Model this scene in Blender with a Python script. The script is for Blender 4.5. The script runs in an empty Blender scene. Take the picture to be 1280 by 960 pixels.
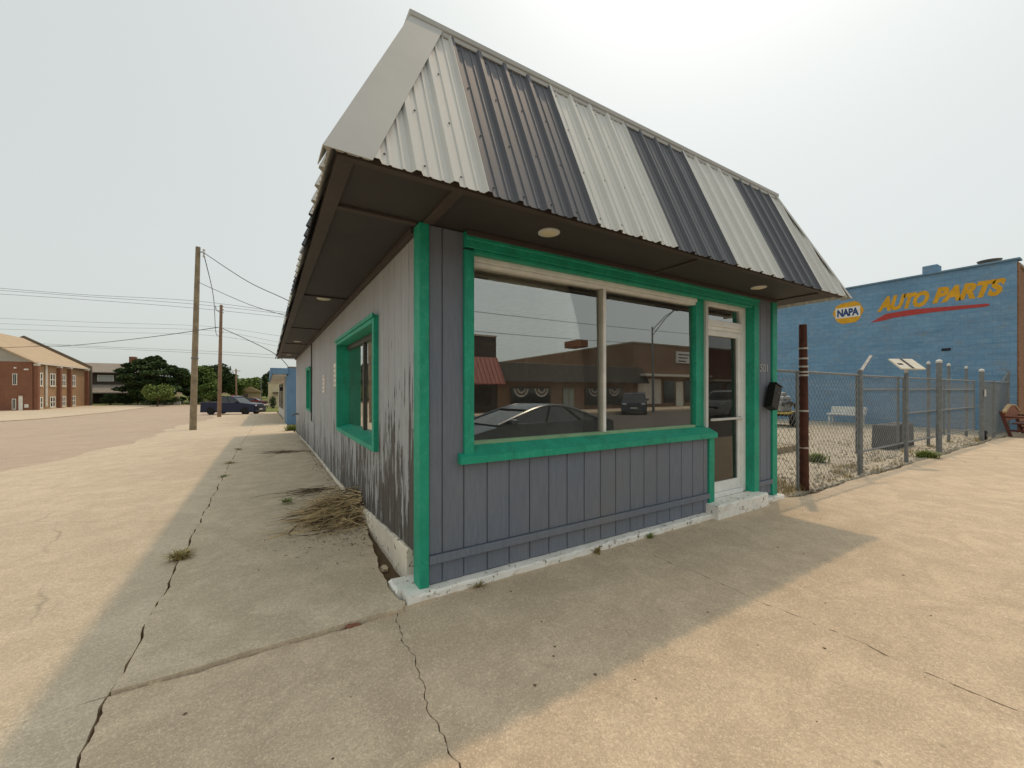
import bpy, bmesh, math, random
from mathutils import Vector, Matrix, Euler
R_ = math.radians
random.seed(7)
S = bpy.context.scene
COL = S.collection

# ------------------------------------------------------------------ camera, sky, sun, exposure
YAW = R_(31.4)
cam = bpy.data.objects.new('camera', bpy.data.cameras.new('camera')); COL.objects.link(cam)
cam.location = (-.958, -2.835, 1.5); cam.rotation_euler = (math.pi/2, 0, -YAW)
cam.data.lens = 36*500/1280; cam.data.sensor_width = 36; cam.data.shift_y = 7/1280
cam.data.clip_start = .02; cam.data.clip_end = 2000
S.camera = cam

SUN = Vector((.435, .227, 1)).normalized()          # direction towards the sun
sun_el = math.asin(SUN.z); sun_az = math.atan2(SUN.x, SUN.y)
w = bpy.data.worlds.new('World'); S.world = w; w.use_nodes = True
nt = w.node_tree; nt.nodes.clear()
sky = nt.nodes.new('ShaderNodeTexSky'); sky.sky_type = 'NISHITA'; sky.sun_disc = False
sky.sun_elevation = sun_el; sky.sun_rotation = sun_az
sky.altitude = 400; sky.air_density = 1.0; sky.dust_density = 7.0; sky.ozone_density = 1.2
hs = nt.nodes.new('ShaderNodeHueSaturation'); hs.inputs['Saturation'].default_value = .55; hs.inputs['Value'].default_value = 1
hz = nt.nodes.new('ShaderNodeMix'); hz.data_type = 'RGBA'; hz.inputs[0].default_value = .66
hz.inputs[7].default_value = (5.8, 6.15, 5.75, 1)           # even smoke haze, in the sky texture's own units
bg = nt.nodes.new('ShaderNodeBackground'); bg.inputs[1].default_value = .1
out = nt.nodes.new('ShaderNodeOutputWorld')
nt.links.new(sky.outputs[0], hs.inputs['Color']); nt.links.new(hs.outputs[0], hz.inputs[6])
nt.links.new(hz.outputs[2], bg.inputs[0]); nt.links.new(bg.outputs[0], out.inputs[0])
sl = bpy.data.lights.new('sun', 'SUN'); sl.energy = .8; sl.angle = R_(1.3); sl.color = (1, .73, .48)
so = bpy.data.objects.new('sun', sl); COL.objects.link(so)
so.rotation_euler = (-SUN).to_track_quat('-Z', 'Y').to_euler(); so.location = (20, 10, 40)
S.view_settings.view_transform = 'Standard'; S.view_settings.look = 'None'
S.view_settings.gamma = 1; S.view_settings.exposure = .46
S.render.engine = 'CYCLES'
S.cycles.max_bounces = 8; S.cycles.transparent_max_bounces = 16

# ------------------------------------------------------------------ helpers
def lin(h):
    h = h.lstrip('#'); v = [int(h[i:i+2], 16)/255 for i in (0, 2, 4)]
    return tuple((c/12.92 if c <= .04045 else ((c+.055)/1.055)**2.4) for c in v)

class N:
    """tiny node helper"""
    def __init__(s, name):
        s.m = bpy.data.materials.new(name); s.m.use_nodes = True
        s.t = s.m.node_tree; s.t.nodes.clear()
        s.out = s.t.nodes.new('ShaderNodeOutputMaterial')
        s.p = s.t.nodes.new('ShaderNodeBsdfPrincipled'); s.l(s.p.outputs[0], s.out.inputs[0])
        s.tc = s.t.nodes.new('ShaderNodeTexCoord')
    def l(s, a, b): s.t.links.new(a, b)
    def n(s, k, **kw):
        o = s.t.nodes.new('ShaderNode'+k)
        for a, b in kw.items(): setattr(o, a, b)
        return o
    def co(s, sc=(1, 1, 1), src='Object', rot=(0, 0, 0)):
        mp = s.n('Mapping'); mp.inputs['Scale'].default_value = sc; mp.inputs['Rotation'].default_value = rot
        s.l(s.tc.outputs[src], mp.inputs[0]); return mp.outputs[0]
    def noise(s, scale, co=None, detail=4, rough=.55, dist=0):
        o = s.n('TexNoise'); o.inputs['Scale'].default_value = scale; o.inputs['Detail'].default_value = detail
        o.inputs['Roughness'].default_value = rough; o.inputs['Distortion'].default_value = dist
        s.l(co if co is not None else s.tc.outputs['Object'], o.inputs['Vector']); return o.outputs['Fac']
    def voro(s, scale, co=None, feat='F1', outp='Distance'):
        o = s.n('TexVoronoi'); o.feature = feat; o.inputs['Scale'].default_value = scale
        s.l(co if co is not None else s.tc.outputs['Object'], o.inputs['Vector']); return o.outputs[outp]
    def ramp(s, f, *stops):
        o = s.n('ValToRGB'); e = o.color_ramp.elements
        while len(e) < len(stops): e.new(.5)
        for i, (p, c) in enumerate(stops):
            e[i].position = p; e[i].color = (c, c, c, 1) if not isinstance(c, tuple) else (*c[:3], 1)
        s.l(f, o.inputs[0]); return o.outputs[0]
    def mix(s, f, a, b, mode='MIX'):
        o = s.n('Mix'); o.data_type = 'RGBA'; o.blend_type = mode
        for v, i in ((f, 0), (a, 6), (b, 7)):
            if isinstance(v, (int, float)): o.inputs[i].default_value = v if i == 0 else (v, v, v, 1)
            elif isinstance(v, tuple): o.inputs[i].default_value = (*v[:3], 1)
            else: s.l(v, o.inputs[i])
        return o.outputs[2]
    def math(s, op, a, b=None):
        o = s.n('Math'); o.operation = op
        for v, i in ((a, 0), (b, 1)):
            if v is None: continue
            if isinstance(v, (int, float)): o.inputs[i].default_value = v
            else: s.l(v, o.inputs[i])
        return o.outputs[0]
    def bump(s, h, strength=.3, dist=.01, prev=None):
        o = s.n('Bump'); o.inputs['Strength'].default_value = strength; o.inputs['Distance'].default_value = dist
        s.l(h, o.inputs['Height'])
        if prev is not None: s.l(prev, o.inputs['Normal'])
        s.l(o.outputs[0], s.p.inputs['Normal']); return o.outputs[0]
    def fin(s, col=None, rough=.6, metal=0, spec=.5):
        if col is not None:
            if isinstance(col, tuple): s.p.inputs['Base Color'].default_value = (*col[:3], 1)
            else: s.l(col, s.p.inputs['Base Color'])
        if isinstance(rough, (int, float)): s.p.inputs['Roughness'].default_value = rough
        else: s.l(rough, s.p.inputs['Roughness'])
        s.p.inputs['Metallic'].default_value = metal; s.p.inputs['Specular IOR Level'].default_value = spec
        return s.m
def sc(c, k): return tuple(min(1, v*k) for v in c)
MATS = {}
def plain(name, hexc, rough=.6, metal=0, var=.14, nscale=6, bump=.15, bscale=60, spec=.4, wear=None, wearamt=.62, rnd=.0):
    if name in MATS: return MATS[name]
    m = N(name); c = lin(hexc) if isinstance(hexc, str) else hexc
    f = m.noise(nscale, detail=5)
    col = m.mix(m.ramp(f, (.3, 0.), (.7, 1.)), sc(c, 1-var), sc(c, 1+var))
    if rnd:
        oi = m.n('ObjectInfo'); col = m.mix(m.math('MULTIPLY', oi.outputs['Random'], rnd), col, sc(c, .35))
    if wear:
        wf = m.ramp(m.noise(nscale*4, detail=8, rough=.7), (wearamt, 0.), (wearamt+.04, 1.))
        col = m.mix(wf, col, lin(wear))
    if bump: m.bump(m.noise(bscale, detail=3), bump, .004)
    MATS[name] = m.fin(col, rough, metal, spec); return MATS[name]

class MB:
    def __init__(s): s.v = []; s.f = []
    def add(s, v, f):
        o = len(s.v); s.v += [tuple(p) for p in v]; s.f += [tuple(i+o for i in q) for q in f]; return s
    def box(s, x0, x1, y0, y1, z0, z1):
        return s.add([(x0,y0,z0),(x1,y0,z0),(x1,y1,z0),(x0,y1,z0),(x0,y0,z1),(x1,y0,z1),(x1,y1,z1),(x0,y1,z1)],
                     [(0,3,2,1),(4,5,6,7),(0,1,5,4),(1,2,6,5),(2,3,7,6),(3,0,4,7)])
    def cbox(s, x0, x1, y0, y1, z0, z1, c=.003):
        lo = (x0, y0, z0); hi = (x1, y1, z1); V = []; idx = {}
        c = min(c, (x1-x0)*.3, (y1-y0)*.3, (z1-z0)*.3)
        for sx in (0, 1):
            for sy in (0, 1):
                for sz in (0, 1):
                    k = (sx, sy, sz); b = [(hi if k[i] else lo)[i] for i in range(3)]
                    ins = [b[i] + (-c if k[i] else c) for i in range(3)]
                    for a in range(3):
                        p = list(ins); p[a] = b[a]; idx[(k, a)] = len(V); V.append(tuple(p))
        F = []
        for a in range(3):
            u, v = [(1, 2), (2, 0), (0, 1)][a]
            for sd in (0, 1):
                q = []
                for du, dv in ((0,0),(1,0),(1,1),(0,1)):
                    k = [0,0,0]; k[a] = sd; k[u] = du; k[v] = dv; q.append(idx[(tuple(k), a)])
                F.append(tuple(q) if sd else tuple(reversed(q)))
        for a in range(3):
            u, v = [(1, 2), (2, 0), (0, 1)][a]
            for su in (0, 1):
                for sv in (0, 1):
                    k0 = [0,0,0]; k0[u] = su; k0[v] = sv; k1 = list(k0); k1[a] = 1
                    q = (idx[(tuple(k0), u)], idx[(tuple(k1), u)], idx[(tuple(k1), v)], idx[(tuple(k0), v)])
                    F.append(q if (su == sv) == False else tuple(reversed(q)))
        for k in [(a, b, d) for a in (0,1) for b in (0,1) for d in (0,1)]:
            q = (idx[(k,0)], idx[(k,1)], idx[(k,2)]); F.append(q if sum(k) % 2 == 1 else tuple(reversed(q)))
        return s.add(V, F)
    def tube(s, pts, r, n=8, cap=True):
        pts = [Vector(p) for p in pts]; V = []; F = []; prev = None
        for i, p in enumerate(pts):
            d = (pts[min(i+1, len(pts)-1)] - pts[max(i-1, 0)]).normalized()
            if prev is None:
                a = d.orthogonal().normalized()
            else:
                a = (prev - d*prev.dot(d)); a = a.normalized() if a.length > 1e-6 else d.orthogonal().normalized()
            prev = a; b = d.cross(a); rr = r[i] if isinstance(r, (list, tuple)) else r
            V += [p + (a*math.cos(2*math.pi*k/n) + b*math.sin(2*math.pi*k/n))*rr for k in range(n)]
        for i in range(len(pts)-1):
            for k in range(n):
                k2 = (k+1) % n; F.append((i*n+k, i*n+k2, (i+1)*n+k2, (i+1)*n+k))
        if cap: F.append(tuple(reversed(range(n)))); F.append(tuple((len(pts)-1)*n+k for k in range(n)))
        return s.add(V, F)
    def lathe(s, prof, n=20, c=(0,0,0), axis='z'):
        V = []; F = []
        for r, h in prof:
            for k in range(n):
                a = 2*math.pi*k/n; p = (r*math.cos(a), r*math.sin(a), h)
                if axis == 'y': p = (p[0], h, p[1])
                if axis == 'x': p = (h, p[0], p[1])
                V.append((p[0]+c[0], p[1]+c[1], p[2]+c[2]))
        for i in range(len(prof)-1):
            for k in range(n): F.append((i*n+k, i*n+(k+1)%n, (i+1)*n+(k+1)%n, (i+1)*n+k))
        F.append(tuple(reversed(range(n)))); F.append(tuple((len(prof)-1)*n+k for k in range(n)))
        return s.add(V, F)
    def prism(s, poly, z0, z1, ax='z'):
        """extrude polygon; ax is the extrusion axis"""
        def P(a, b, h): return {'z': (a, b, h), 'y': (a, h, b), 'x': (h, a, b)}[ax]
        n = len(poly); V = [P(a, b, z0) for a, b in poly] + [P(a, b, z1) for a, b in poly]
        F = [tuple(reversed(range(n))), tuple(range(n, 2*n))] + [(i, (i+1)%n, n+(i+1)%n, n+i) for i in range(n)]
        return s.add(V, F)
    def beam(s, p, q, wd, h=None, up=(0,0,1)):
        p = Vector(p); q = Vector(q); d = (q-p).normalized(); a = d.cross(Vector(up))
        a = a.normalized() if a.length > 1e-5 else d.orthogonal().normalized()
        b = a.cross(d); h = h or wd; V = []
        for o in (p, q): V += [o + a*i*wd/2 + b*j*h/2 for i, j in ((-1,-1),(1,-1),(1,1),(-1,1))]
        return s.add(V, [(3,2,1,0),(4,5,6,7),(0,1,5,4),(1,2,6,5),(2,3,7,6),(3,0,4,7)])
    def xf(s, M):
        s.v = [tuple(M @ Vector(p)) for p in s.v]; return s
    def mesh(s, name, mat, smooth=False, fix=True):
        me = bpy.data.meshes.new(name); me.from_pydata(s.v, [], s.f)
        if fix:
            bm = bmesh.new(); bm.from_mesh(me); bmesh.ops.recalc_face_normals(bm, faces=bm.faces); bm.to_mesh(me); bm.free()
        me.materials.append(mat)
        if smooth:
            me.polygons.foreach_set('use_smooth', [True]*len(me.polygons))
            try: me.set_sharp_from_angle(angle=R_(40))
            except Exception: pass
        return me
def put(name, me, parent=None, kind=None):
    o = bpy.data.objects.new(name, me); COL.objects.link(o)
    if parent is not None:
        o.parent = parent
        if not parent.get('local'): o.matrix_parent_inverse = WM(parent).inverted()
    if kind: o['kind'] = kind
    return o
def WM(o):
    m = o.matrix_basis.copy()
    if o.parent: m = WM(o.parent) @ o.matrix_parent_inverse @ m
    return m
def obj(name, mb, mat, parent=None, smooth=False, kind=None, fix=True):
    return put(name, mb.mesh(name, mat, smooth, fix), parent, kind)
def thing(name, label, cat, loc=(0,0,0), rz=0, group=None, local=False):
    o = bpy.data.objects.new(name, None); COL.objects.link(o); o.empty_display_size = .2
    o.location = loc; o.rotation_euler = (0, 0, rz)
    tag(o, label, cat, group)
    if local: o['local'] = 1
    return o
def tag(o, label, cat, group=None, kind=None):
    o['label'] = label; o['category'] = cat
    if group: o['group'] = group
    if kind: o['kind'] = kind
    return o
def struct(name, mb, mat, parent=None, fix=True):
    return obj(name, mb, mat, parent, kind='structure', fix=fix)
PROF = [(-400, 0), (8, 0), (15, -.19), (22, -.47), (39, -.8), (50, -1.17), (70, -1.5), (85, -1.55), (900, -1.6)]
def G0(y):
    for (a, za), (b, zb) in zip(PROF, PROF[1:]):
        if y <= b: return za + (zb-za)*(y-a)/(b-a)
    return -1.6
def G(y):                                                     # level of the ground along the side street
    return sum(G0(y+d) for d in (-2, -1, 0, 1, 2))/5 if y > 5 else 0.

# ------------------------------------------------------------------ surface materials
def concrete(name, hexc, stain='#6e5f4a', rough=.9, amt=.5, seed=0, speck=.5):
    m = N(name); c = lin(hexc); co = m.co((1, 1, 1))
    mp = m.n('Mapping'); mp.inputs['Location'].default_value = (seed*3.1, seed*1.7, 0); m.l(co, mp.inputs[0]); co = mp.outputs[0]
    big = m.noise(.45, co, 6, .6); mid = m.noise(3.2, co, 6, .65, .6); fine = m.noise(55, co, 4, .7)
    col = m.mix(m.ramp(big, (.3, 0.), (.72, 1.)), sc(c, .84), sc(c, 1.1))
    col = m.mix(m.math('MULTIPLY', m.ramp(mid, (.42, 1.), (.62, 0.)), amt), col, sc(lin(stain), .9))
    streak = m.noise(1.1, m.co((.35, 6, 1), rot=(0, 0, .18)), 5, .7)
    col = m.mix(m.math('MULTIPLY', m.ramp(streak, (.55, 0.), (.75, 1.)), .28), col, sc(c, .72))
    col = m.mix(m.math('MULTIPLY', m.ramp(fine, (.35, 1.), (.6, 0.)), speck), col, sc(c, .55))
    ag = m.voro(230, co, 'F1', 'Color')
    sep = m.n('SeparateColor'); m.l(ag, sep.inputs[0])
    col = m.mix(m.math('MULTIPLY', m.ramp(sep.outputs[0], (.86, 0.), (.9, 1.)), .4), col, sc(c, 1.5))
    col = m.mix(m.math('MULTIPLY', m.ramp(sep.outputs[1], (.88, 0.), (.92, 1.)), .45), col, sc(c, .45))
    oi = m.n('ObjectInfo'); col = m.mix(m.math('MULTIPLY', oi.outputs['Random'], .22), col, sc(c, .78))
    n18 = m.noise(20, co, 7, .8); col = m.mix(m.math('MULTIPLY', m.ramp(n18, (.38, 1.), (.56, 0.)), .22), col, sc(c, .6))
    col = m.mix(m.math('MULTIPLY', m.ramp(n18, (.54, 0.), (.68, 1.)), .2), col, sc(c, 1.25))
    a2 = m.voro(95, co, 'F1', 'Color'); s2 = m.n('SeparateColor'); m.l(a2, s2.inputs[0])
    col = m.mix(m.math('MULTIPLY', m.ramp(s2.outputs[0], (.84, 0.), (.89, 1.)), .2), col, sc(c, 1.4))
    col = m.mix(m.math('MULTIPLY', m.ramp(s2.outputs[1], (.84, 0.), (.89, 1.)), .22), col, sc(c, .5))
    dn = m.n('TexNoise'); dn.inputs['Scale'].default_value = 2.2; dn.inputs['Detail'].default_value = 6; m.l(co, dn.inputs['Vector'])
    wv = m.mix(.16, co, dn.outputs['Color'])
    hair = m.voro(.42, wv, 'DISTANCE_TO_EDGE')
    hm = m.math('MULTIPLY', m.ramp(hair, (.0012, 1.), (.003, 0.)), m.ramp(m.noise(.5, co, 3), (.55, 0.), (.65, .5)))
    col = m.mix(hm, col, sc(c, .3))
    pit = m.voro(38, co); pm = m.ramp(m.math('ADD', pit, m.math('MULTIPLY', m.ramp(m.noise(1.5, co, 4), (.45, 1.), (.65, 0.)), .3)), (.1, 1.), (.16, 0.))
    col = m.mix(m.math('MULTIPLY', pm, .5), col, sc(c, .42))
    spot = m.voro(2.3, co)
    sn = m.noise(14, co, 3)
    col = m.mix(m.math('MULTIPLY', m.ramp(m.math('ADD', spot, m.math('MULTIPLY', sn, .05)), (.05, 1.), (.07, 0.)), .55), col, sc(c, .35))
    b = m.bump(fine, .35, .004); m.bump(mid, .25, .02, b)
    return m.fin(col, rough, 0, .25)
CONC_WALK = concrete('concrete_walk', '#e0cdb2', '#a8957a', seed=1)
CONC_FRONT = concrete('concrete_front', '#dfc9ad', '#a8937a', seed=2, amt=.45)
CONC_APRON = concrete('concrete_apron', '#dccbb2', '#ac9a80', seed=3, amt=.4)
ROAD = concrete('road_surface', '#c9b5a0', '#a8968a', seed=4, amt=.5)
ASPHALT = concrete('street_asphalt', '#77716a', '#4c4843', seed=5)
DIRT = concrete('dirt', '#7d6a50', '#4d3f2d', seed=6, amt=.6)
GRAVEL = concrete('gravel', '#c9bea9', '#8b8070', seed=7, amt=.6, speck=.6)

def boards_mat(name, hexc, weather=False):
    m = N(name); c = lin(hexc)
    oi = m.n('ObjectInfo')
    grain = m.noise(9, m.co((6, 6, .5)), 6, .65)
    hz_ = m.noise(60, m.co((.12, .12, 3)), 3, .6)
    col = m.mix(m.ramp(grain, (.3, 0.), (.7, 1.)), sc(c, .82), sc(c, 1.14))
    col = m.mix(m.math('MULTIPLY', oi.outputs['Random'], .3), col, sc(c, .72))
    fade = m.noise(.9, None, 5, .6)
    col = m.mix(m.math('MULTIPLY', m.ramp(fade, (.4, 0.), (.75, 1.)), .35), col, sc(lin('#9d9488'), .8))
    sepp = m.n('SeparateXYZ'); m.l(m.tc.outputs['Object'], sepp.inputs[0])
    flecks = m.noise(38, m.co((1, 1, .8)), 6, .75)
    if weather:
        z = sepp.outputs['Z']; y = sepp.outputs['Y']
        low = m.ramp(z, (.0, 1.), (.95, .0))
        zz = m.n('MapRange'); zz.inputs[1].default_value = .1; zz.inputs[2].default_value = 2.1; zz.inputs[3].default_value = .19; zz.inputs[4].default_value = -.1; m.l(z, zz.inputs[0])
        yy = m.n('MapRange'); yy.inputs[1].default_value = .2; yy.inputs[2].default_value = 6; yy.inputs[3].default_value = .05; yy.inputs[4].default_value = -.07; m.l(y, yy.inputs[0])
        pn = m.noise(3.4, m.co((4.5, 4.5, .55)), 9, .72, .35)
        f = m.math('ADD', pn, m.math('ADD', zz.outputs[0], yy.outputs[0]))
        f = m.math('ADD', f, m.math('MULTIPLY', m.math('SUBTRACT', oi.outputs['Random'], .5), .1))
        mask = m.ramp(f, (.59, 0.), (.62, 1.))
        wood = m.mix(m.ramp(m.noise(7, m.co((14, 14, .7)), 6, .7), (.3, 0.), (.7, 1.)), lin('#3a3736'), lin('#6a645f'))
        col = m.mix(mask, col, wood)
        b = m.bump(m.math('SUBTRACT', 1, mask), .5, .004); m.bump(hz_, .25, .003, b)
    else:
        zz = m.n('MapRange'); zz.inputs[1].default_value = .3; zz.inputs[2].default_value = .55; zz.inputs[3].default_value = .06; zz.inputs[4].default_value = -.06; m.l(sepp.outputs['Z'], zz.inputs[0])
        mask = m.ramp(m.math('ADD', flecks, zz.outputs[0]), (.735, 0.), (.75, 1.))
        col = m.mix(mask, col, lin('#a8a49d'))
        b = m.bump(hz_, .3, .003); m.bump(grain, .12, .003, b)
    return m.fin(col, .62, 0, .35)
SIDING = boards_mat('siding_paint', '#767e8c')
SIDING_OLD = boards_mat('siding_weathered', '#aeb0b3', True)

def green_mat():
    m = N('green_paint'); c = lin('#22a283')
    col = m.mix(m.ramp(m.noise(3, None, 6, .65), (.3, 0.), (.7, 1.)), sc(c, .8), sc(c, 1.12))
    col = m.mix(m.math('MULTIPLY', m.ramp(m.noise(24, m.co((1, 1, 1)), 6, .7), (.5, 0.), (.7, 1.)), .35), col, lin('#57b89a'))
    g = m.noise(2.2, m.co((5, 5, .7)), 6, .7); col = m.mix(m.math('MULTIPLY', m.ramp(g, (.52, 0.), (.7, 1.)), .4), col, lin('#2d5a48'))
    chip = m.ramp(m.noise(16, None, 9, .75), (.665, 0.), (.68, 1.)); col = m.mix(chip, col, lin('#8a8f7e'))
    dk = m.ramp(m.noise(9, m.co((1, 1, .4)), 9, .8), (.69, 0.), (.7, 1.)); col = m.mix(dk, col, lin('#2a3a33'))
    b = m.bump(m.math('SUBTRACT', 1, chip), .4, .003); m.bump(m.noise(30, m.co((1, 1, .15)), 4, .7), .25, .003, b)
    return m.fin(col, .55, 0, .35)
GREEN = green_mat()
GREEN_DK = GREEN
WHITE_PEEL = plain('peeling_white_paint', '#f3efe6', .7, var=.1, nscale=4, bump=.6, bscale=22, wear='#85745f', wearamt=.585)
WHITE_FRAME = plain('aged_white_frame', '#efeeea', .5, var=.08, nscale=7, bump=.2, wear='#9c8f78', wearamt=.66)
BROWN = plain('brown_soffit', '#3d3836', .6, var=.1, nscale=2.5, bump=.12)
BROWN_TRIM = plain('brown_trim', '#4a423e', .6, var=.12, nscale=4)
M_WHITE = plain('white_steel', '#d0cfc9', .65, 0, .04, 2, .03, 30, .5)
M_DARK = plain('charcoal_steel', '#515359', .6, .0, .06, 2, .03, 30, .6)
M_FLASH = plain('flashing', '#bbbbb6', .7, .0, .1, 1.2, .12, 6, .5)
BLACK = plain('black_metal', '#17130f', .45, 0, .15, 5, .05)
GALV = plain('galvanised', '#7f8384', .55, .4, .18, 12, .1)
RUST = plain('rusty_pipe', '#4d2a1d', .75, .1, .35, 10, .3)
WOODPOLE = plain('pole_wood', '#8d7f68', .85, 0, .3, 3, .4)
BROWNPOLE = plain('pole_brown', '#8a6f5b', .85, 0, .25, 3, .4)
TWIG = plain('dry_twig', '#cfb88e', .9, 0, .4, 9, .2)
TWIG2 = plain('dark_twig', '#64523d', .9, 0, .4, 9, .2)
WEED = plain('weed_green', '#7d8a45', .8, 0, .35, 30, 0)
DRYWEED = plain('weed_dry', '#a08f5c', .8, 0, .35, 30, 0)
WIRE = plain('wire', '#2b2c2e', .6, 0, .05, 3, 0)
LAMP_LENS = plain('lamp_lens', '#d8cfae', .5, 0, .05, 6, 0)
INT_WALL = plain('interior_wall', '#98917f', .8)
INT_CEIL = plain('interior_ceiling', '#c9c5ba', .8)
INT_FLOOR = plain('interior_floor', '#4f4438', .7)
TYRE = plain('tyre_rubber', '#1c1c1c', .85, 0, .15, 12, .2)
RIM = plain('rim_alloy', '#8f9294', .35, .8, .05, 5, 0)
RIM_DK = plain('rim_dark', '#2a2a2c', .4, .6, .05, 5, 0)

def glass(name, refl, tint, rough=.0):
    m = N(name); m.t.nodes.remove(m.p)
    g = m.n('BsdfGlossy'); g.inputs['Roughness'].default_value = rough; g.inputs['Color'].default_value = (.96, .97, .95, 1)
    t = m.n('BsdfTransparent'); t.inputs['Color'].default_value = (*tint, 1)
    lw = m.n('Fresnel'); lw.inputs['IOR'].default_value = 1.5
    f = m.math('ADD', m.math('MULTIPLY', lw.outputs[0], 1.0), refl)
    mx = m.n('MixShader'); m.l(f, mx.inputs[0]); m.l(t.outputs[0], mx.inputs[1]); m.l(g.outputs[0], mx.inputs[2])
    d = m.n('BsdfDiffuse'); d.inputs[0].default_value = (.5, .48, .43, 1)
    df = m.math('MULTIPLY', m.ramp(m.noise(3.5, m.co((1, 1, .4)), 7, .7), (.35, .25), (.75, 1.)), .07)
    m2 = m.n('MixShader'); m.l(df, m2.inputs[0]); m.l(mx.outputs[0], m2.inputs[1]); m.l(d.outputs[0], m2.inputs[2])
    m.l(m2.outputs[0], m.out.inputs[0]); return m.m
GLASS = glass('window_glass', .27, (.86, .86, .83))
DOORGLASS = glass('door_glass', .02, (.3, .29, .27))
FARGLASS = plain('dark_pane', '#1b2024', .08, 0, .1, 2, 0, 5, .8)
CARGLASS = plain('car_glass', '#11161a', .05, 0, .05, 2, 0, 5, .9)
# ------------------------------------------------------------------ the ground
def jit(t, a=.018, s=0.):
    return a*(math.sin(t*7.3+s)+.6*math.sin(t*17.9+1.3+s)+.45*math.sin(t*41+2.1*s)+.3*math.sin(t*93+s))/1.6
def uvmesh(fx, fy, fz, nu, nv, thick):
    mb = MB(); V = []
    for j in range(nv+1):
        for i in range(nu+1):
            u = i/nu; v = j/nv; x = fx(u, v); y = fy(u, v); V.append((x, y, fz(x, y)))
    F = [(j*(nu+1)+i, j*(nu+1)+i+1, (j+1)*(nu+1)+i+1, (j+1)*(nu+1)+i) for j in range(nv) for i in range(nu)]
    ring = [i for i in range(nu+1)] + [j*(nu+1)+nu for j in range(1, nv+1)] + [nv*(nu+1)+i for i in range(nu-1, -1, -1)] + [j*(nu+1) for j in range(nv-1, 0, -1)]
    n0 = len(V); V += [(V[k][0], V[k][1], V[k][2]-thick) for k in ring]; m = len(ring)
    F += [(ring[k], n0+k, n0+(k+1) % m, ring[(k+1) % m]) for k in range(m)]
    return mb.add(V, F)
def lerp(a, b, t): return a+(b-a)*t
# base sheet to the horizon
mb = MB(); ys = [-600, -200, -60, -30, -4.75, -4.65] + [x for x in range(-4, 110, 2)] + [150, 250, 500, 900]
xs = [-700, -200, -60, -20, -6, 0, 6, 25, 60, 200, 700]
V = [(x, y, (G(y)-.1) if y > -4.7 else -.32) for y in ys for x in xs]; nx = len(xs)
mb.add(V, [(j*nx+i, j*nx+i+1, (j+1)*nx+i+1, (j+1)*nx+i) for j in range(len(ys)-1) for i in range(nx-1)])
struct('ground', mb, DIRT)

road_edge = lambda y: -5.0 - .35*math.sin(y*.31) - .12*math.sin(y*1.7)
mb = uvmesh(lambda u, v: lerp(-18.5, -4.6, u), lambda u, v: lerp(-4.6, 86, v), lambda x, y: G(y)-.022, 6, 90, .05)
struct('side_road', mb, ROAD)
mb = uvmesh(lambda u, v: lerp(-18.5, 60, u), lambda u, v: lerp(86, 101, v), lambda x, y: G(y)-.022, 6, 10, .05)
struct('cross_road', mb, ROAD)
mb = uvmesh(lambda u, v: lerp(-60, 140, u), lambda u, v: lerp(-22.2, -4.72, v), lambda x, y: -.2, 10, 6, .05)
struct('main_street', mb, ASPHALT)
mb = uvmesh(lambda u, v: lerp(-60, 140, u), lambda u, v: lerp(-60, -22.2, v), lambda x, y: -.06, 10, 6, .2)
struct('far_pavement', mb, CONC_WALK)
mb = uvmesh(lambda u, v: lerp(-60, -18.6, u), lambda u, v: lerp(-4.6, 103, v), lambda x, y: G(y)+.06, 6, 90, .2)
struct('church_pavement', mb, CONC_APRON)
# concrete valley gutter crossing the side road
mb = uvmesh(lambda u, v: lerp(-18.4, -5.2, u), lambda u, v: lerp(46.5, 42.5, u)+lerp(-.35, .35, v)+.1*math.sin(u*9), lambda x, y: G(y)-.014, 24, 2, .03)
struct('gutter', mb, CONC_APRON)

def lawn_mat():
    m = N('lawn'); f = m.noise(1.3, None, 8, .7); g = m.noise(14, None, 4, .7)
    col = m.mix(m.ramp(f, (.35, 0.), (.65, 1.)), lin('#5f6d33'), lin('#8c8a4c'))
    col = m.mix(m.ramp(g, (.4, .5), (.6, 0.)), col, lin('#3e4a22'))
    m.bump(g, .8, .05); return m.fin(col, .9, 0, .2)
LAWN = lawn_mat()
mb = uvmesh(lambda u, v: lerp(-90, 60, u), lambda u, v: lerp(101, 300, v), lambda x, y: G(y)+.05, 20, 20, .2)
struct('lawn', mb, LAWN)
mb = uvmesh(lambda u, v: lerp(-2.3, 1.0, u), lambda u, v: lerp(54, 86, v), lambda x, y: G(y)+.06+.03*math.sin(x*5+y), 6, 40, .2)
struct('verge', mb, LAWN)
mb = uvmesh(lambda u, v: lerp(5.08, 40, u), lambda u, v: lerp(-.06, 40, v), lambda x, y: -.015+.012*math.sin(x*2.1+y*1.3)*math.sin(x*.9-y*2.2), 60, 60, .1)
struct('gravel_lot', mb, GRAVEL)

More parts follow.
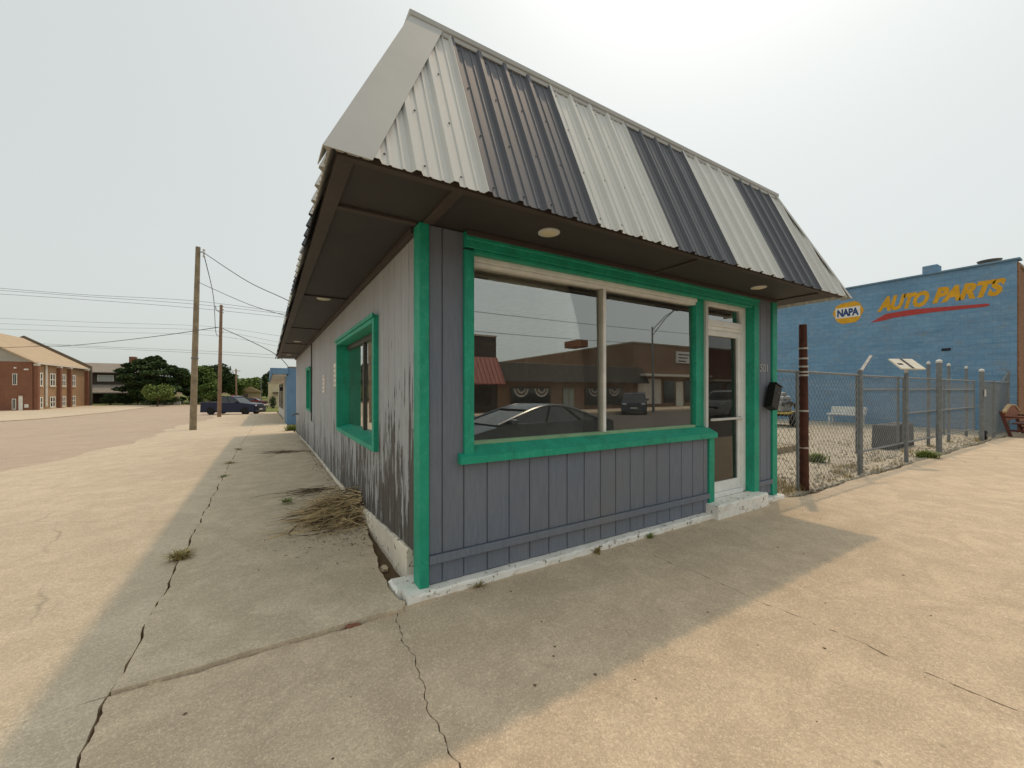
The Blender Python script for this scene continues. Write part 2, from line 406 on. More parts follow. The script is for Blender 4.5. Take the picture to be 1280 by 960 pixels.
# concrete slabs: one walk object each side, slabs as pieces
crackA = lambda y: -1.615 + jit(y, .016)
crackC = lambda y: (-.22 - .1*min(1, max(0, (-y-.12)/1.2))**.8 + jit(y*1.3, .02, 2))
jointB = lambda x: -.14 + jit(x*1.4, .014, 5)
walk_in = lambda y: (-.18 if y < .5 else lerp(-.18, -.05, (y-.5)/1.1) if y < 1.6 else -.05) + jit(y*2, .012 if y < 2 else .006, 9)
side_walk = struct('side_walk', uvmesh(lambda u, v: lerp(-4.55, .6, u), lambda u, v: lerp(-.2, 60, v), lambda x, y: G(y)-.04, 3, 50, .02), DIRT)
def slab(parent, fx, fy, nu, nv, mat, dz=0, thick=.06, tilt=None):
    f = (lambda x, y: (G(y) if y > 0 else 0)+dz+(tilt(x, y) if tilt else 0))
    return obj('slab', uvmesh(fx, fy, f, nu, nv, thick), mat, parent)
# strip between the crack and the wall
g = .006
ycuts = [(-.14, 6.4), (6.4, 13.2), (13.2, 22.4), (22.4, 34), (34, 60)]
for k, (a, b) in enumerate(ycuts):
    ya = (lambda x, a=a, k=k: jointB(x)+g if k == 0 else a+jit(x*2, .012, a)+.004)
    yb = (lambda x, b=b: b+jit(x*2, .012, b)-.004)
    fy = lambda u, v, ya=ya, yb=yb: lerp(ya(lerp(-1.6, 0, u)), yb(lerp(-1.6, 0, u)), v)
    fx = lambda u, v, fy=fy: lerp(crackA(fy(0, v))+g*(.9+.9*math.sin(fy(0, v)*5)**2), walk_in(fy(1, v)), u)
    slab(side_walk, fx, fy, 8, int(max(30, (b-a)*14)), CONC_WALK, .012,
         tilt=lambda x, y: .018*math.exp(-((x+.3)**2+y*y)*1.2)+.004*math.sin(x*3+y*2))
# apron between crack and road
acuts = [(-.14, 4.9), (4.9, 10.6), (10.6, 17.0), (17.0, 27), (27, 40), (40, 60)]
for k, (a, b) in enumerate(acuts):
    ya = (lambda x, a=a, k=k: jointB(x)+g if k == 0 else a+jit(x, .05, a)+.003)
    yb = (lambda x, b=b: b+jit(x, .05, b)-.003)
    fy = lambda u, v, ya=ya, yb=yb: lerp(ya(lerp(-5, -1.6, u)), yb(lerp(-5, -1.6, u)), v)
    fx = lambda u, v, fy=fy: lerp(road_edge(fy(0, v)), crackA(fy(1, v))-g, u)
    slab(side_walk, fx, fy, 14, int(max(30, (b-a)*12)), CONC_APRON, 0, tilt=lambda x, y: -.005*(-1.6-x)+.004*math.sin(x*2+y*1.4))
front_walk = struct('front_walk', uvmesh(lambda u, v: lerp(-8, 40, u), lambda u, v: lerp(-4.6, -.1, v), lambda x, y: -.028, 8, 4, .14), DIRT)
def fslab(xl, xr, top, mat, nu=10, nv=60, bot=-4.66, gl=.006, gr=.006):
    fy = lambda u, v: lerp(bot, top(lerp(xl(-2), xr(-2), u)), v)
    fx = lambda u, v: lerp(xl(fy(0, v))+gl, xr(fy(1, v))-gr, u)
    slab(front_walk, fx, fy, nu, nv, mat, 0, .3)
fslab(lambda y: -8., crackA, lambda x: jointB(x)-g, CONC_APRON, gr=g)
fslab(crackA, crackC, lambda x: jointB(x)-g, CONC_FRONT, 24, 150, gl=g, gr=.0025)
edge = lambda x: (-.07 if x < 5.2 else -.14+.03*math.sin(x*1.9)+jit(x, .02))
jF = lambda x0: (lambda y: x0+jit(y, .022, x0))
fslab(crackC, jF(2.03), edge, CONC_FRONT, 20, 150, gl=.0025, gr=.002)
for a, b in ((2.03, 8.3), (8.3, 14.5), (14.5, 20.7), (20.7, 40)):
    fslab(jF(a), jF(b), edge, CONC_FRONT, 40, 40, gl=.002, gr=.002)
# broken lumps beside the corner of the foundation
def lump(name, label, cx, cy, cz, rx, ry, rz, mat, seed):
    rnd = random.Random(seed); bm = bmesh.new(); bmesh.ops.create_icosphere(bm, subdivisions=2, radius=1)
    for v in bm.verts:
        k = 1+rnd.uniform(-.22, .18); v.co = Vector((v.co.x*rx*k+cx, v.co.y*ry*k+cy, max(-.03, v.co.z*rz*k)+cz))
    me = bpy.data.meshes.new(name); bm.to_mesh(me); bm.free(); me.materials.append(mat)
    return tag(put(name, me), label, 'rubble')
lump('concrete_chunk', 'broken grey concrete chunk in the gap at the foundation corner', -.215, -.06, -.0, .07, .05, .04, CONC_WALK, 3)
lump('brick_fragment', 'red brick fragment in the broken joint left of the foundation corner', -.5, -.142, -.012, .05, .02, .03, plain('red_brick', '#8f5f4c', .9, 0, .2, 20, .4), 5)
lump('concrete_chunk', 'small loose concrete chunk in the trench beside the whitewashed foundation', -.12, .62, -.02, .035, .05, .03, CONC_WALK, 8)

# gravel stones scattered behind and under the fence
mb = MB(); rnd = random.Random(11)
for i in range(2600):
    x = rnd.uniform(5.2, 21); y = -.1 + rnd.random()**2*6; s_ = rnd.uniform(.008, .028)*(1 if y > .4 else 1.2)
    a = rnd.random()*6.3; ca, sa = math.cos(a)*s_, math.sin(a)*s_
    mb.add([(x+ca, y+sa, -.02), (x-sa, y+ca, -.02), (x-ca, y-sa, -.02), (x+sa, y-ca, -.02), (x+ca*.4, y+sa*.4, s_*.7), (x-sa*.5, y+ca*.5, s_*.6), (x-ca*.4, y-sa*.4, s_*.75), (x+sa*.4, y-ca*.4, s_*.6)],
           [(4,5,6,7),(0,1,5,4),(1,2,6,5),(2,3,7,6),(3,0,4,7)])
tag(obj('gravel', mb, plain('stones', '#b5aa98', .9, 0, .3, 8, 0), kind='stuff'), 'loose tan gravel and debris scattered over the fenced lot', 'gravel')
mb = MB()
for i in range(130):
    if i < 60: x = rnd.uniform(-1.4, 3.5); y = rnd.uniform(-2.6, -.15)
    elif i < 90: x = rnd.uniform(3, 9); y = rnd.uniform(-2.4, -.2)
    else: x = rnd.uniform(-1.5, -.1); y = rnd.uniform(0, 6)
    s_ = rnd.uniform(.002, .007); a = rnd.random()*6.3; ca, sa = math.cos(a)*s_*1.8, math.sin(a)*s_
    z = .001+(.014 if y > -.1 else 0)
    mb.add([(x+ca, y+sa, z), (x-sa, y+ca, z), (x-ca, y-sa, z), (x+sa, y-ca, z), (x, y, z+s_*.7)], [(0,1,4),(1,2,4),(2,3,4),(3,0,4)])
tag(obj('pavement_litter', mb, plain('litter', '#6b5a45', .9, 0, .5, 40, 0), kind='stuff'), 'tiny pebbles and leaf scraps lying on the concrete pavement', 'litter')

# ------------------------------------------------------------------ the shop on the corner
shop = thing('shop_building', 'small grey corner shop with green trim and striped metal mansard roof', 'building', (0, 0, 0))
XR = 5.05; YB = 15.2; ZS = 2.72; GY = .12
# wall cores
mb = MB()
mb.box(.03, .42, .014, .2, .05, ZS); mb.box(.42, 3.56, .014, .2, .05, .95)
mb.box(.42, 4.47, .055, .2, 2.602, ZS); mb.box(4.475, XR-.02, .014, .2, .05, ZS)
obj('wall', mb, SIDING, shop)
mb = MB()
for (a, b, z0, z1) in ((.2, 1.335, .2, ZS), (1.335, 3.945, .05, .875), (1.335, 3.945, 2.255, ZS), (3.945, 8.485, .02, ZS), (8.485, 9.695, -.1, .945), (8.485, 9.695, 2.075, ZS), (9.695, YB, -.2, ZS)):
    mb.box(.014, .2, a, b, z0, z1)
obj('wall', mb, SIDING_OLD, shop)
mb = MB(); mb.box(XR-.2, XR-.01, .2, YB, -.2, ZS); mb.box(.2, XR-.2, YB-.2, YB, -.2, ZS)
obj('wall', mb, SIDING, shop)
# interior
mb = MB(); mb.box(.2, XR-.2, .2, YB-.2, -.1, .12); obj('interior_floor', mb, INT_FLOOR, shop)
mb = MB(); mb.box(.2, XR-.2, 6.0, 6.1, .12, 2.62); obj('interior_partition', mb, INT_WALL, shop)
mb = MB(); mb.box(XR-.23, XR-.2005, .21, 5.99, .121, 2.6); obj('brightening_panel', mb, plain('brightening_pale', '#bdb5a4', .8), shop)  # added pale panel, coloured to make the dim right wall as bright as the partition
mb = MB(); mb.box(.2, XR-.2, .2, YB-.2, 2.62, 2.70); obj('interior_ceiling', mb, INT_CEIL, shop)
mb = MB()
for x in (1.0, 1.6, 2.2, 2.8, 3.4, 4.0): mb.box(x-.012, x+.012, .21, 5.99, 2.612, 2.62)
for y in (.8, 2.0, 3.2, 4.4): mb.box(.21, XR-.21, y-.012, y+.012, 2.609, 2.617)
obj('ceiling_grid', mb, plain('ceiling_grid', '#77736a', .7), shop)
# front boards
def board(x0, x1, z0, z1, parent=shop): return obj('board', MB().cbox(x0+.004, x1-.004, 0, .0137, z0, z1, .005), SIDING, parent)
edges = [.052, .16, .337] + [.337+.2045*k for k in range(1, 17)]
edges = [e for e in edges if e < 3.45] + [3.49]
for a, b in zip(edges, edges[1:]):
    if b <= .34: board(a, b, .06, .215); board(a, b, .275, 2.715)
    else: board(a, b, .06, .215); board(a, b, .275, .93)
for a, b in ((4.58, 4.66), (4.66, 4.83), (4.83, 4.935)):
    board(a, b, .08, .215); board(a, b, .275, 2.715)
obj('rail_board', MB().cbox(.052, 3.49, -.03, -.0005, .215, .275, .004), SIDING, shop)
obj('rail_board', MB().cbox(4.58, 4.935, -.03, -.0005, .215, .275, .004), SIDING, shop)
# corner posts and trim
obj('corner_post', MB().cbox(-.024, .05, -.024, .115, .052, 2.716, .005), GREEN, shop)
obj('corner_post', MB().cbox(4.937, 5.06, -.024, .1, .052, 2.716, .005), GREEN, shop)
# shop window: trim, sill, mullion, panes
win = put('shop_window', MB().cbox(.33, .412, -.03, .115, .985, 2.58, .004).mesh('side_trim', GREEN), shop)
mb = MB(); mb.prism([(-.055, .93), (-.055, .985), (.1, 1.062), (.2, 1.066), (.2, .95), (-.0005, .93)], .285, 3.6, 'x')
obj('sill', mb, GREEN, win)
obj('header_board', MB().cbox(.33, 4.575, -.03, .05, 2.60, 2.716, .004), GREEN, shop)
obj('header_moulding', MB().cbox(.41, 4.455, -.018, .05, 2.567, 2.5995, .006), GREEN, shop)
obj('header_moulding', MB().cbox(.335, 4.575, -.048, -.0305, 2.655, 2.716, .006), GREEN, shop)
obj('top_casing', MB().cbox(.413, 3.38, .06, .16, 2.535, 2.598, .004), WHITE_FRAME, win)
obj('top_rail', MB().cbox(.413, 3.38, .08, .15, 2.505, 2.532, .004), WHITE_FRAME, win)
obj('bottom_rail', MB().cbox(.413, 3.38, .085, .15, 1.05, 1.082, .003), plain('pale_green_rail', '#8fb08a', .6), win)
mul = obj('mullion', MB().cbox(1.872, 1.892, .09, .15, 1.066, 2.504, .004), plain('mullion_grey', '#a9a496', .5), win)
obj('mullion_cover', MB().cbox(1.893, 1.932, .085, .15, 1.066, 2.504, .006), plain('mullion_white', '#eeece6', .5), win)
mb = MB()
def pane(x0, x1, z0, z1, name, mat, parent, y0=GY):
    t = .008*(z1-z0); h = .005
    mb = MB(); mb.add([(x0,y0,z0),(x1,y0,z0),(x1,y0+h,z0),(x0,y0+h,z0),(x0,y0+t,z1),(x1,y0+t,z1),(x1,y0+h+t,z1),(x0,y0+h+t,z1)],
                      [(0,3,2,1),(4,5,6,7),(0,1,5,4),(1,2,6,5),(2,3,7,6),(3,0,4,7)])
    return obj(name, mb, mat, parent)
pane(.42, 1.876, 1.07, 2.515, 'glass_pane', GLASS, win)
pane(1.93, 3.375, 1.07, 2.515, 'glass_pane', GLASS, win)
obj('roller_blind', MB().cbox(.43, 3.19, .145, .17, 2.405, 2.53, .006), plain('blind_cloth', '#e2d8c2', .8), win)
obj('side_trim', MB().cbox(3.385, 3.475, .08, .19, 1.06, 2.5985, .004), GREEN, win)
obj('side_trim', MB().cbox(3.4775, 3.55, .09, .19, 1.06, 2.5985, .004), GREEN, win)
obj('pale_strip', MB().cbox(3.2, 3.376, .14, .2, 1.06, 2.46, .004), plain('strip_pale', '#cfcbbd', .7), win)  # pale upright strip just behind the right pane
obj('wall_end_trim', MB().cbox(3.4935, 3.595, -.02, .012, .07, .929, .004), GREEN, shop)
obj('wall_end_trim', MB().cbox(3.561, 3.595, .0125, .2, .07, .949, .003), GREEN, shop)
# door
door = put('door', MB().cbox(3.60, 3.655, .095, .14, .215, 2.235, .004).mesh('stile', WHITE_FRAME), shop)
obj('stile', MB().cbox(4.30, 4.362, .095, .14, .215, 2.235, .004), WHITE_FRAME, door)
obj('top_stile', MB().cbox(3.656, 4.299, .096, .139, 2.17, 2.235, .004), WHITE_FRAME, door)
obj('kick_rail', MB().cbox(3.656, 4.299, .096, .139, .215, .345, .004), WHITE_FRAME, door)
pane(3.65, 4.305, .34, 2.18, 'door_glass', DOORGLASS, door, .112)
obj('push_bar', MB().cbox(3.656, 4.33, .045, .075, 1.115, 1.145, .006), M_WHITE, door)
obj('push_bar_bracket', MB().cbox(4.315, 4.345, .0755, .0945, 1.105, 1.155, .004), M_WHITE, door)
obj('door_frame', MB().cbox(3.5505, 3.598, .06, .17, .16, 2.5985, .004), M_WHITE, shop)
obj('door_frame', MB().cbox(4.364, 4.455, .08, .17, .16, 2.5985, .004), WHITE_FRAME, shop)
obj('door_frame', MB().cbox(3.5985, 4.3635, .07, .17, 2.285, 2.36, .004), WHITE_FRAME, shop)
obj('door_frame', MB().cbox(3.5985, 4.3635, .09, .17, 2.238, 2.2845, .004), WHITE_FRAME, shop)
obj('door_frame', MB().cbox(3.5985, 4.3635, .08, .17, 2.53, 2.598, .004), WHITE_FRAME, shop)
pane(3.598, 4.365, 2.35, 2.54, 'transom_glass', GLASS, shop, .115)
obj('threshold', MB().cbox(3.598, 4.364, .06, .17, .16, .213, .006), WHITE_FRAME, shop)
obj('door_jamb', MB().cbox(4.457, 4.577, -.03, .17, .15, 2.5985, .004), GREEN, shop)
# foundation and door step, whitewashed
def ztop(y):
    return lerp(.27, .113, y/2.4) if y < 2.4 else lerp(.113, .05, (y-2.4)/1.8) if y < 4.2 else max(.05-.03*(y-4.2)/4, .02)+G(y)
def rough_bar(x0, x1, y0, y1, z0, z1, n, amp, seed, ax=0, zf=None):
    rnd = random.Random(seed); mb = MB(); V = []
    ring = [(y0, z0), (y0, (z0+z1)/2), (y0, z1-.012), (y0+.014, z1), ((y0+y1)/2, z1), (y1, z1), (y1, z0)]
    for i in range(n+1):
        x = lerp(x0, x1, i/n)
        for k, (y, z) in enumerate(ring):
            if zf and z > z1-.05: z += zf(x)-z1
            dy = rnd.uniform(-amp, amp) if k in (1, 2, 3) else 0; dz = rnd.uniform(-amp, amp)*.7 if k in (2, 3, 4) else 0
            V.append((x, y+dy, z+dz) if ax == 0 else (y+dy, x, z+dz))
    m = len(ring); F = [(i*m+k, i*m+(k+1) % m, (i+1)*m+(k+1) % m, (i+1)*m+k) for i in range(n) for k in range(m)]
    F += [tuple(range(m)), tuple(reversed(range(n*m, n*m+m)))]
    return mb.add(V, F)
obj('foundation', rough_bar(-.13, 5.13, -.085, .05, -.07, .052, 90, .007, 1), WHITE_PEEL, shop)
obj('foundation', rough_bar(.052, .26, -.17, .03, -.07, .05, 5, .006, 2, 1), WHITE_PEEL, shop)
obj('foundation', rough_bar(.262, YB, -.03, .03, -.5, .27, 160, .006, 3, 1, lambda q: ztop(q)), plain('stained_whitewash', '#ded4c2', .85, 0, .2, 3, .5, 25, .3, '#7a6a50', .6), shop)
obj('door_step', rough_bar(3.45, 4.57, -.15, .062, .0, .16, 26, .01, 4), WHITE_PEEL, shop)
# left wall boards
def lboard(y0, y1, z0, z1): return obj('board', MB().cbox(0, .0137, y0+.0045, y1-.0045, z0, z1, .004), SIDING_OLD, shop)
y = .117; k = 0
while y < YB-.05:
    y2 = min(YB, y+.2035)
    zb = ztop(y+.1)-.008
    segs = [(zb, 2.716)]
    for (wa, wb, wz0, wz1) in ((1.37, 3.9, .9, 2.23), (8.5, 9.67, .96, 2.06)):
        if y2 > wa+.01 and y < wb-.01: segs = [(zb, wz0), (wz1, 2.716)]
    for a, b in segs: lboard(y, y2, a, b)
    y = y2; k += 1
# left windows: projecting green box frames
def side_window(y0, y1, z0, z1, w_=.075):
    fr = put('side_window', MB().cbox(-.05, .16, y0, y0+w_, z0, z1, .004).mesh('frame_board', GREEN), shop)
    obj('frame_board', MB().cbox(-.05, .16, y1-w_, y1, z0, z1, .004), GREEN, fr)
    obj('frame_board', MB().cbox(-.05, .16, y0+w_+.0005, y1-w_-.0005, z1-w_, z1, .004), GREEN, fr)
    mb = MB(); mb.prism([(-.05, z0), (-.05, z0+.05), (.16, z0+.1), (.16, z0)], y0+w_+.0005, y1-w_-.0005, 'y')
    obj('sill', mb, GREEN, fr)
    obj('drip_cap', MB().cbox(-.07, -.0505, y0-.02, y1+.02, z1-.03, z1+.012, .004), GREEN, fr)
    dk = plain('dark_sash', '#4b463d', .5)
    a, b = y0+w_+.001, y1-w_-.001; m = (a+b)/2
    obj('sash', MB().cbox(.105, .15, a, b, z1-w_-.07, z1-w_-.0005, .004), dk, fr)
    obj('sash', MB().cbox(.105, .15, m-.03, m+.03, z0+.1, z1-w_-.071, .004), dk, fr)
    for p, q in ((a, m-.031), (m+.031, b)):
        obj('glass_pane', MB().box(.13, .135, p, q, z0+.09, z1-w_-.02), GLASS, fr)
    return fr
side_window(1.33, 3.95, .87, 2.26)
side_window(8.48, 9.70, .94, 2.08, .06)
# conduit, pipe stub, small white plates
obj('conduit', MB().tube([(-.02, 8.42, 2.71), (-.02, 8.42, .75), (.005, 8.42, .68)], .014, 8), BROWN_TRIM, shop)
obj('pipe_stub', MB().tube([(.01, 13.6, .62), (-.16, 13.6, .62), (-.19, 13.6, .6), (-.2, 13.6, .52)], .03, 10), GALV, shop)
for (a, b, z0, z1) in ((4.22, 4.46, 1.55, 1.93), (5.75, 6.05, 1.44, 1.79)):
    pl = put('wall_plate', MB().cbox(-.016, -.0005, a, b, z0, z1, .003).mesh('wall_plate', plain('plate_white', '#e4ddd0', .6)), shop)
    for q in range(4): obj('plate_slot', MB().box(-.0175, -.0162, a+.04, b-.04, z0+.05+q*.08, z0+.075+q*.08), plain('plate_slot', '#bb9999', .7), pl)
# soffit
def soff(name, x0, x1, y0, y1, z0=ZS, z1=ZS+.02, mat=BROWN): return obj(name, MB().cbox(x0, x1, y0, y1, z0, z1, .002), mat, shop)
XE0, XE1, YE = -.655, 5.405, -.64
fb = [.05, 2.47, 4.95, XE1]
for a, b in zip(fb, fb[1:]): soff('soffit_panel', a+.003, b-.003, YE, .02)
soff('soffit_panel', XE0, .047, YE, .02)
ly = [.02, 2.92, 6.08, 9.2, 12.3, YB]
for a, b in zip(ly, ly[1:]): soff('soffit_panel', XE0, .03, a+.003, b-.003)
soff('soffit_panel', XR-.03, XE1, .023, YB)
for x in (2.47, 4.95): soff('soffit_batten', x-.014, x+.014, YE+.05, -.05, ZS-.016, ZS-.0005, BROWN_TRIM)
soff('soffit_batten', .0, .07, YE+.05, -.04, ZS-.02, ZS-.0005, BROWN_TRIM)
soff('soffit_batten', XE0+.05, -.04, -.005, .045, ZS-.02, ZS-.0005, BROWN_TRIM)
for y in ly[1:-1]: soff('soffit_batten', XE0+.09, -.05, y-.016, y+.016, ZS-.018, ZS-.0005, BROWN_TRIM)
soff('fascia_board', XE0, XE0+.085, YE+.051, YB, ZS-.026, ZS-.0005, BROWN_TRIM)
soff('fascia_board', XE0, XE1, YE, YE+.05, ZS-.026, ZS-.0005, BROWN_TRIM)
soff('wall_trim', -.045, -.0005, .117, YB, ZS-.05, ZS-.0025, BROWN_TRIM)
soff('wall_trim', .335, 4.935, -.075, -.0485, ZS-.04, ZS-.0025, BROWN_TRIM)
for (x, y) in ((.9, -.34), (4.03, -.3), (-.32, 3.05), (-.32, 8.6), (-.32, 13.2)):
    c_ = put('soffit_light', MB().lathe([(.085, ZS-.0005), (.085, ZS-.008), (.07, ZS-.013), (.06, ZS-.013)], 24, (x, y, 0)).mesh('soffit_light', M_WHITE, True), shop)
    obj('lens', MB().lathe([(.062, ZS-.0125), (.05, ZS-.018), (.02, ZS-.02)], 24, (x, y, 0)), LAMP_LENS, c_, True)
# mansard
EZ, TZ = 2.685, 4.09
def rib_profile(t0, t1, pitch=.2225, anchor=0.):
    """height over t: one tall rib per pitch, two low ones between"""
    pts = [(t0, None), (t1, None)]
    k0 = math.floor((t0-anchor)/pitch)-1
    for k in range(k0, k0+int((t1-t0)/pitch)+4):
        c = anchor+k*pitch
        for d, h in ((-.032, 0), (-.014, .024), (.014, .024), (.032, 0)): pts.append((c+d, h))
        for m in (.333, .667):
            for d, h in ((-.012, 0), (-.005, .0065), (.005, .0065), (.012, 0)): pts.append((c+m*pitch+d, h))
    allp = sorted((p for p in pts if p[1] is not None))
    def hh(t):
        for (a, ha), (b, hb) in zip(allp, allp[1:]):
            if a <= t <= b: return ha+(hb-ha)*(t-a)/(b-a) if b > a else ha
        return 0
    res = [(t0, hh(t0))] + [p for p in allp if t0+.002 < p[0] < t1-.002] + [(t1, hh(t1))]
    return res
def mans_panel(O, L, V, Nn, t0, t1, hipa, hipb, T, mat, lift=0):
    O, L, V, Nn = map(Vector, (O, L, V, Nn)); prof = rib_profile(t0, t1)
    cuts = [c for c in (hipa, T-hipb if hipb else None) if c and t0 < c < t1]
    if cuts:
        d = dict(prof); full = rib_profile(t0-.3, t1+.3)
        for c in cuts: prof = sorted(prof+[(c, 0.)])
    vs = []; F = []
    def smax(t):
        s = 1.
        if hipa: s = min(s, t/hipa)
        if hipb: s = min(s, (T-t)/hipb)
        return max(.0, s)
    for t, h in prof:
        sm = smax(t)
        for s in (0, sm):
            for off in (0, -.0025): vs.append(O+L*t+V*s+Nn*(h+off+lift))
    n = len(prof)
    for i in range(n-1):
        a, b = i*4, (i+1)*4
        F += [(a, b, b+2, a+2), (a+1, a+3, b+3, b+1), (a, a+1, b+1, b), (a+2, b+2, b+3, a+3)]
    F += [(0, 2, 3, 1), ((n-1)*4, (n-1)*4+1, (n-1)*4+3, (n-1)*4+2)]
    p = obj('roof_panel', MB().add(vs, F), mat, shop, fix=False)
    mb = MB(); rows = (.05, .35, .66, .93); tt = math.floor(t0/.2225)*.2225
    for k in range(8):
        t = tt+k*.2225+.05
        if not (t0+.02 < t < t1-.02): continue
        for s in rows:
            if s > smax(t)-.05: continue
            c = O+L*t+V*s+Nn*(.002+lift); a = L.normalized()*.008; b = V.normalized()*.008
            mb.add([c+a, c+b, c-a, c-b, c+a*.5+Nn*.006, c+b*.5+Nn*.006, c-a*.5+Nn*.006, c-b*.5+Nn*.006], [(4,5,6,7),(0,1,5,4),(1,2,6,5),(2,3,7,6),(3,0,4,7)])
    if mb.v: obj('screws', mb, plain('screw_heads', '#6e6e6c', .4, .5), p, kind='stuff')
# front
x0f, x1f, xt0, xt1, ye, yt = -.70, 5.45, -.085, 4.86, -.685, -.08
Vf = Vector((0, yt-ye, TZ-EZ)); Nf = Vector((0, -(TZ-EZ), yt-ye)).normalized()
bounds = [0] + [.18+.89*k-x0f for k in range(0, 6)] + [x1f-x0f]
for i, (a, b) in enumerate(zip(bounds, bounds[1:])):
    mans_panel((x0f, ye, EZ), (1, 0, 0), Vf, Nf, a, b, xt0-x0f, x1f-xt1, x1f-x0f, M_WHITE if i % 2 == 0 else M_DARK, 0 if i % 2 else .003)
# left
Vl = Vector((xt0-x0f, 0, TZ-EZ)); Nl = Vector((-(TZ-EZ), 0, xt0-x0f)).normalized()
T = YB-ye; k = 0; a = 0
while a < T-.01:
    b = min(T, a+.89 if k else a+.87)
    mans_panel((x0f, ye, EZ), (0, 1, 0), Vl, Nl, a, b, yt-ye, 0, T, M_WHITE if k % 2 == 0 else M_DARK, 0 if k % 2 else .003)
    a = b; k += 1
# right
Vr = Vector((xt1-x1f, 0, TZ-EZ)); Nr = Vector((TZ-EZ, 0, x1f-xt1)).normalized()
a = 0; k = 0
while a < T-.01:
    b = min(T, a+.89)
    mans_panel((x1f, ye, EZ), (0, 1, 0), Vr, Nr, a, b, yt-ye, 0, T, M_WHITE if k % 2 == 0 else M_DARK, 0 if k % 2 else .003)
    a = b; k += 1
# hip flashings: folded sheets over both corners
def flashing(E, Tp, La, Na, Lb, Nb, wa, wb, o=.03):
    E, Tp, La, Na, Lb, Nb = map(Vector, (E, Tp, La, Na, Lb, Nb)); mid = (Na+Nb).normalized()*o*1.25
    E = E-(Tp-E).normalized()*.03
    r = [(La*wa+Na*o), mid, (Lb*wb+Nb*o)]
    r2 = [(La*wa+Na*(o-.004)), mid*.88, (Lb*wb+Nb*(o-.004))]
    vs = [p+q for p in (E, Tp) for q in r+r2]
    F = [(0,1,7,6),(1,2,8,7),(3,9,10,4),(4,10,11,5),(0,6,9,3),(2,5,11,8),(0,3,4,1),(1,4,5,2),(6,7,10,9),(7,8,11,10)]
    obj('hip_flashing', MB().add(vs, F), M_FLASH, shop)
flashing((x0f, ye, EZ), (xt0, yt, TZ), (1, 0, 0), Nf, (0, 1, 0), Nl, .21, .16)
flashing((x1f, ye, EZ), (xt1, yt, TZ), (-1, 0, 0), Nf, (0, 1, 0), Nr, .05, .1)
# coping and flat roof
cp = M_FLASH
def coping(x0, x1, y0, y1):
    c_ = put('coping', MB().cbox(x0, x1, y0, y1, 4.085, 4.13, .006).mesh('coping', cp), shop); return c_
coping(-.125, 4.9, -.12, .0); coping(-.125, -.015, .001, YB); coping(4.8, 4.9, .001, YB)
obj('drip_edge', MB().cbox(-.115, 4.89, -.112, -.09, 4.05, 4.084, .003), cp, shop)
obj('roof_deck', MB().box(-.014, 4.799, .001, YB, 3.95, 4.0), plain('roof_felt', '#5a5752', .9), shop)
mb = MB(); mb.box(-.07, 4.85, YB-.03, YB+.02, 2.74, 4.08); obj('gable_infill', mb, SIDING, shop)
# house number
def text_mesh(txt, size, depth, mat, name, M, parent, shear=0, bold=0., squash=1., kind=None, space=1.):
    cu = bpy.data.curves.new(name, 'FONT'); cu.body = txt; cu.size = size; cu.extrude = depth; cu.shear = shear; cu.offset = bold; cu.space_character = space
    cu.align_x = 'LEFT'; o = bpy.data.objects.new(name, cu); COL.objects.link(o)
    dg = bpy.context.evaluated_depsgraph_get(); me = bpy.data.meshes.new_from_object(o.evaluated_get(dg))
    bpy.data.objects.remove(o)
    for v in me.vertices: v.co = M @ Vector((v.co.x*squash, v.co.y, v.co.z))
    me.materials.clear(); me.materials.append(mat); return put(name, me, parent, kind)
for i, ch in enumerate('501'):
    text_mesh(ch, .15, .002, plain('number_metal', '#b9b8b4', .4, .4), 'house_number', Matrix.Translation((4.645+i*.075, -.003, 1.74)) @ Matrix.Rotation(R_(90), 4, 'X'), shop)
# mailbox, hanging askew on the last pier
mbx = thing('mailbox', 'black metal mailbox hanging askew beside the shop door', 'mailbox', (4.86, -.03, 1.25))
Mx = Matrix.Translation((4.82, -.085, 1.4)) @ Matrix.Rotation(R_(20), 4, 'Y')
mb = MB(); mb.prism([(-.045, -.15), (.05, -.17), (.05, .15), (-.02, .17), (-.045, .155)], -.085, .085, 'x'); mb.xf(Mx @ Matrix.Rotation(0, 4, 'Z'))
obj('box', mb, BLACK, mbx)
mb = MB().cbox(-.09, .09, -.055, .045, .165, .182, .004); mb.xf(Mx); obj('lid', mb, BLACK, mbx)
mb = MB().lathe([(.008, 0), (.008, -.012)], 10, (0, -.05, .06), 'y'); mb.xf(Mx); obj('lock', mb, GALV, mbx)
# ------------------------------------------------------------------ weeds and brush
def tuft(name, label, cx, cy, cz, r, h, n, mat, seed, lean=.6, group=None):
    rnd = random.Random(seed); mb = MB()
    for i in range(n):
        a = rnd.random()*6.283; l = h*rnd.uniform(.45, 1); q = rnd.uniform(.1, lean); wd = rnd.uniform(.004, .009)*(h/.15)**.5
        bx, by = cx+rnd.gauss(0, r*.25), cy+rnd.gauss(0, r*.25); dx, dy = math.cos(a)*r*q*1.3, math.sin(a)*r*q*1.3
        px, py = -math.sin(a)*wd, math.cos(a)*wd
        p1 = (bx+dx*.45, by+dy*.45, cz+l*.65); p2 = (bx+dx, by+dy, cz+l*(1-q*.35))
        mb.add([(bx-px, by-py, cz), (bx+px, by+py, cz), (p1[0]+px, p1[1]+py, p1[2]), (p1[0]-px, p1[1]-py, p1[2]), p2], [(0,1,2,3), (3,2,4)])
    return tag(obj(name, mb, mat, fix=False), label, 'weed', group)
tuft('weed', 'dry grey-green weed tuft growing in the long pavement crack', -1.63, 1.72, .0, .12, .09, 130, DRYWEED, 1, 1.1)
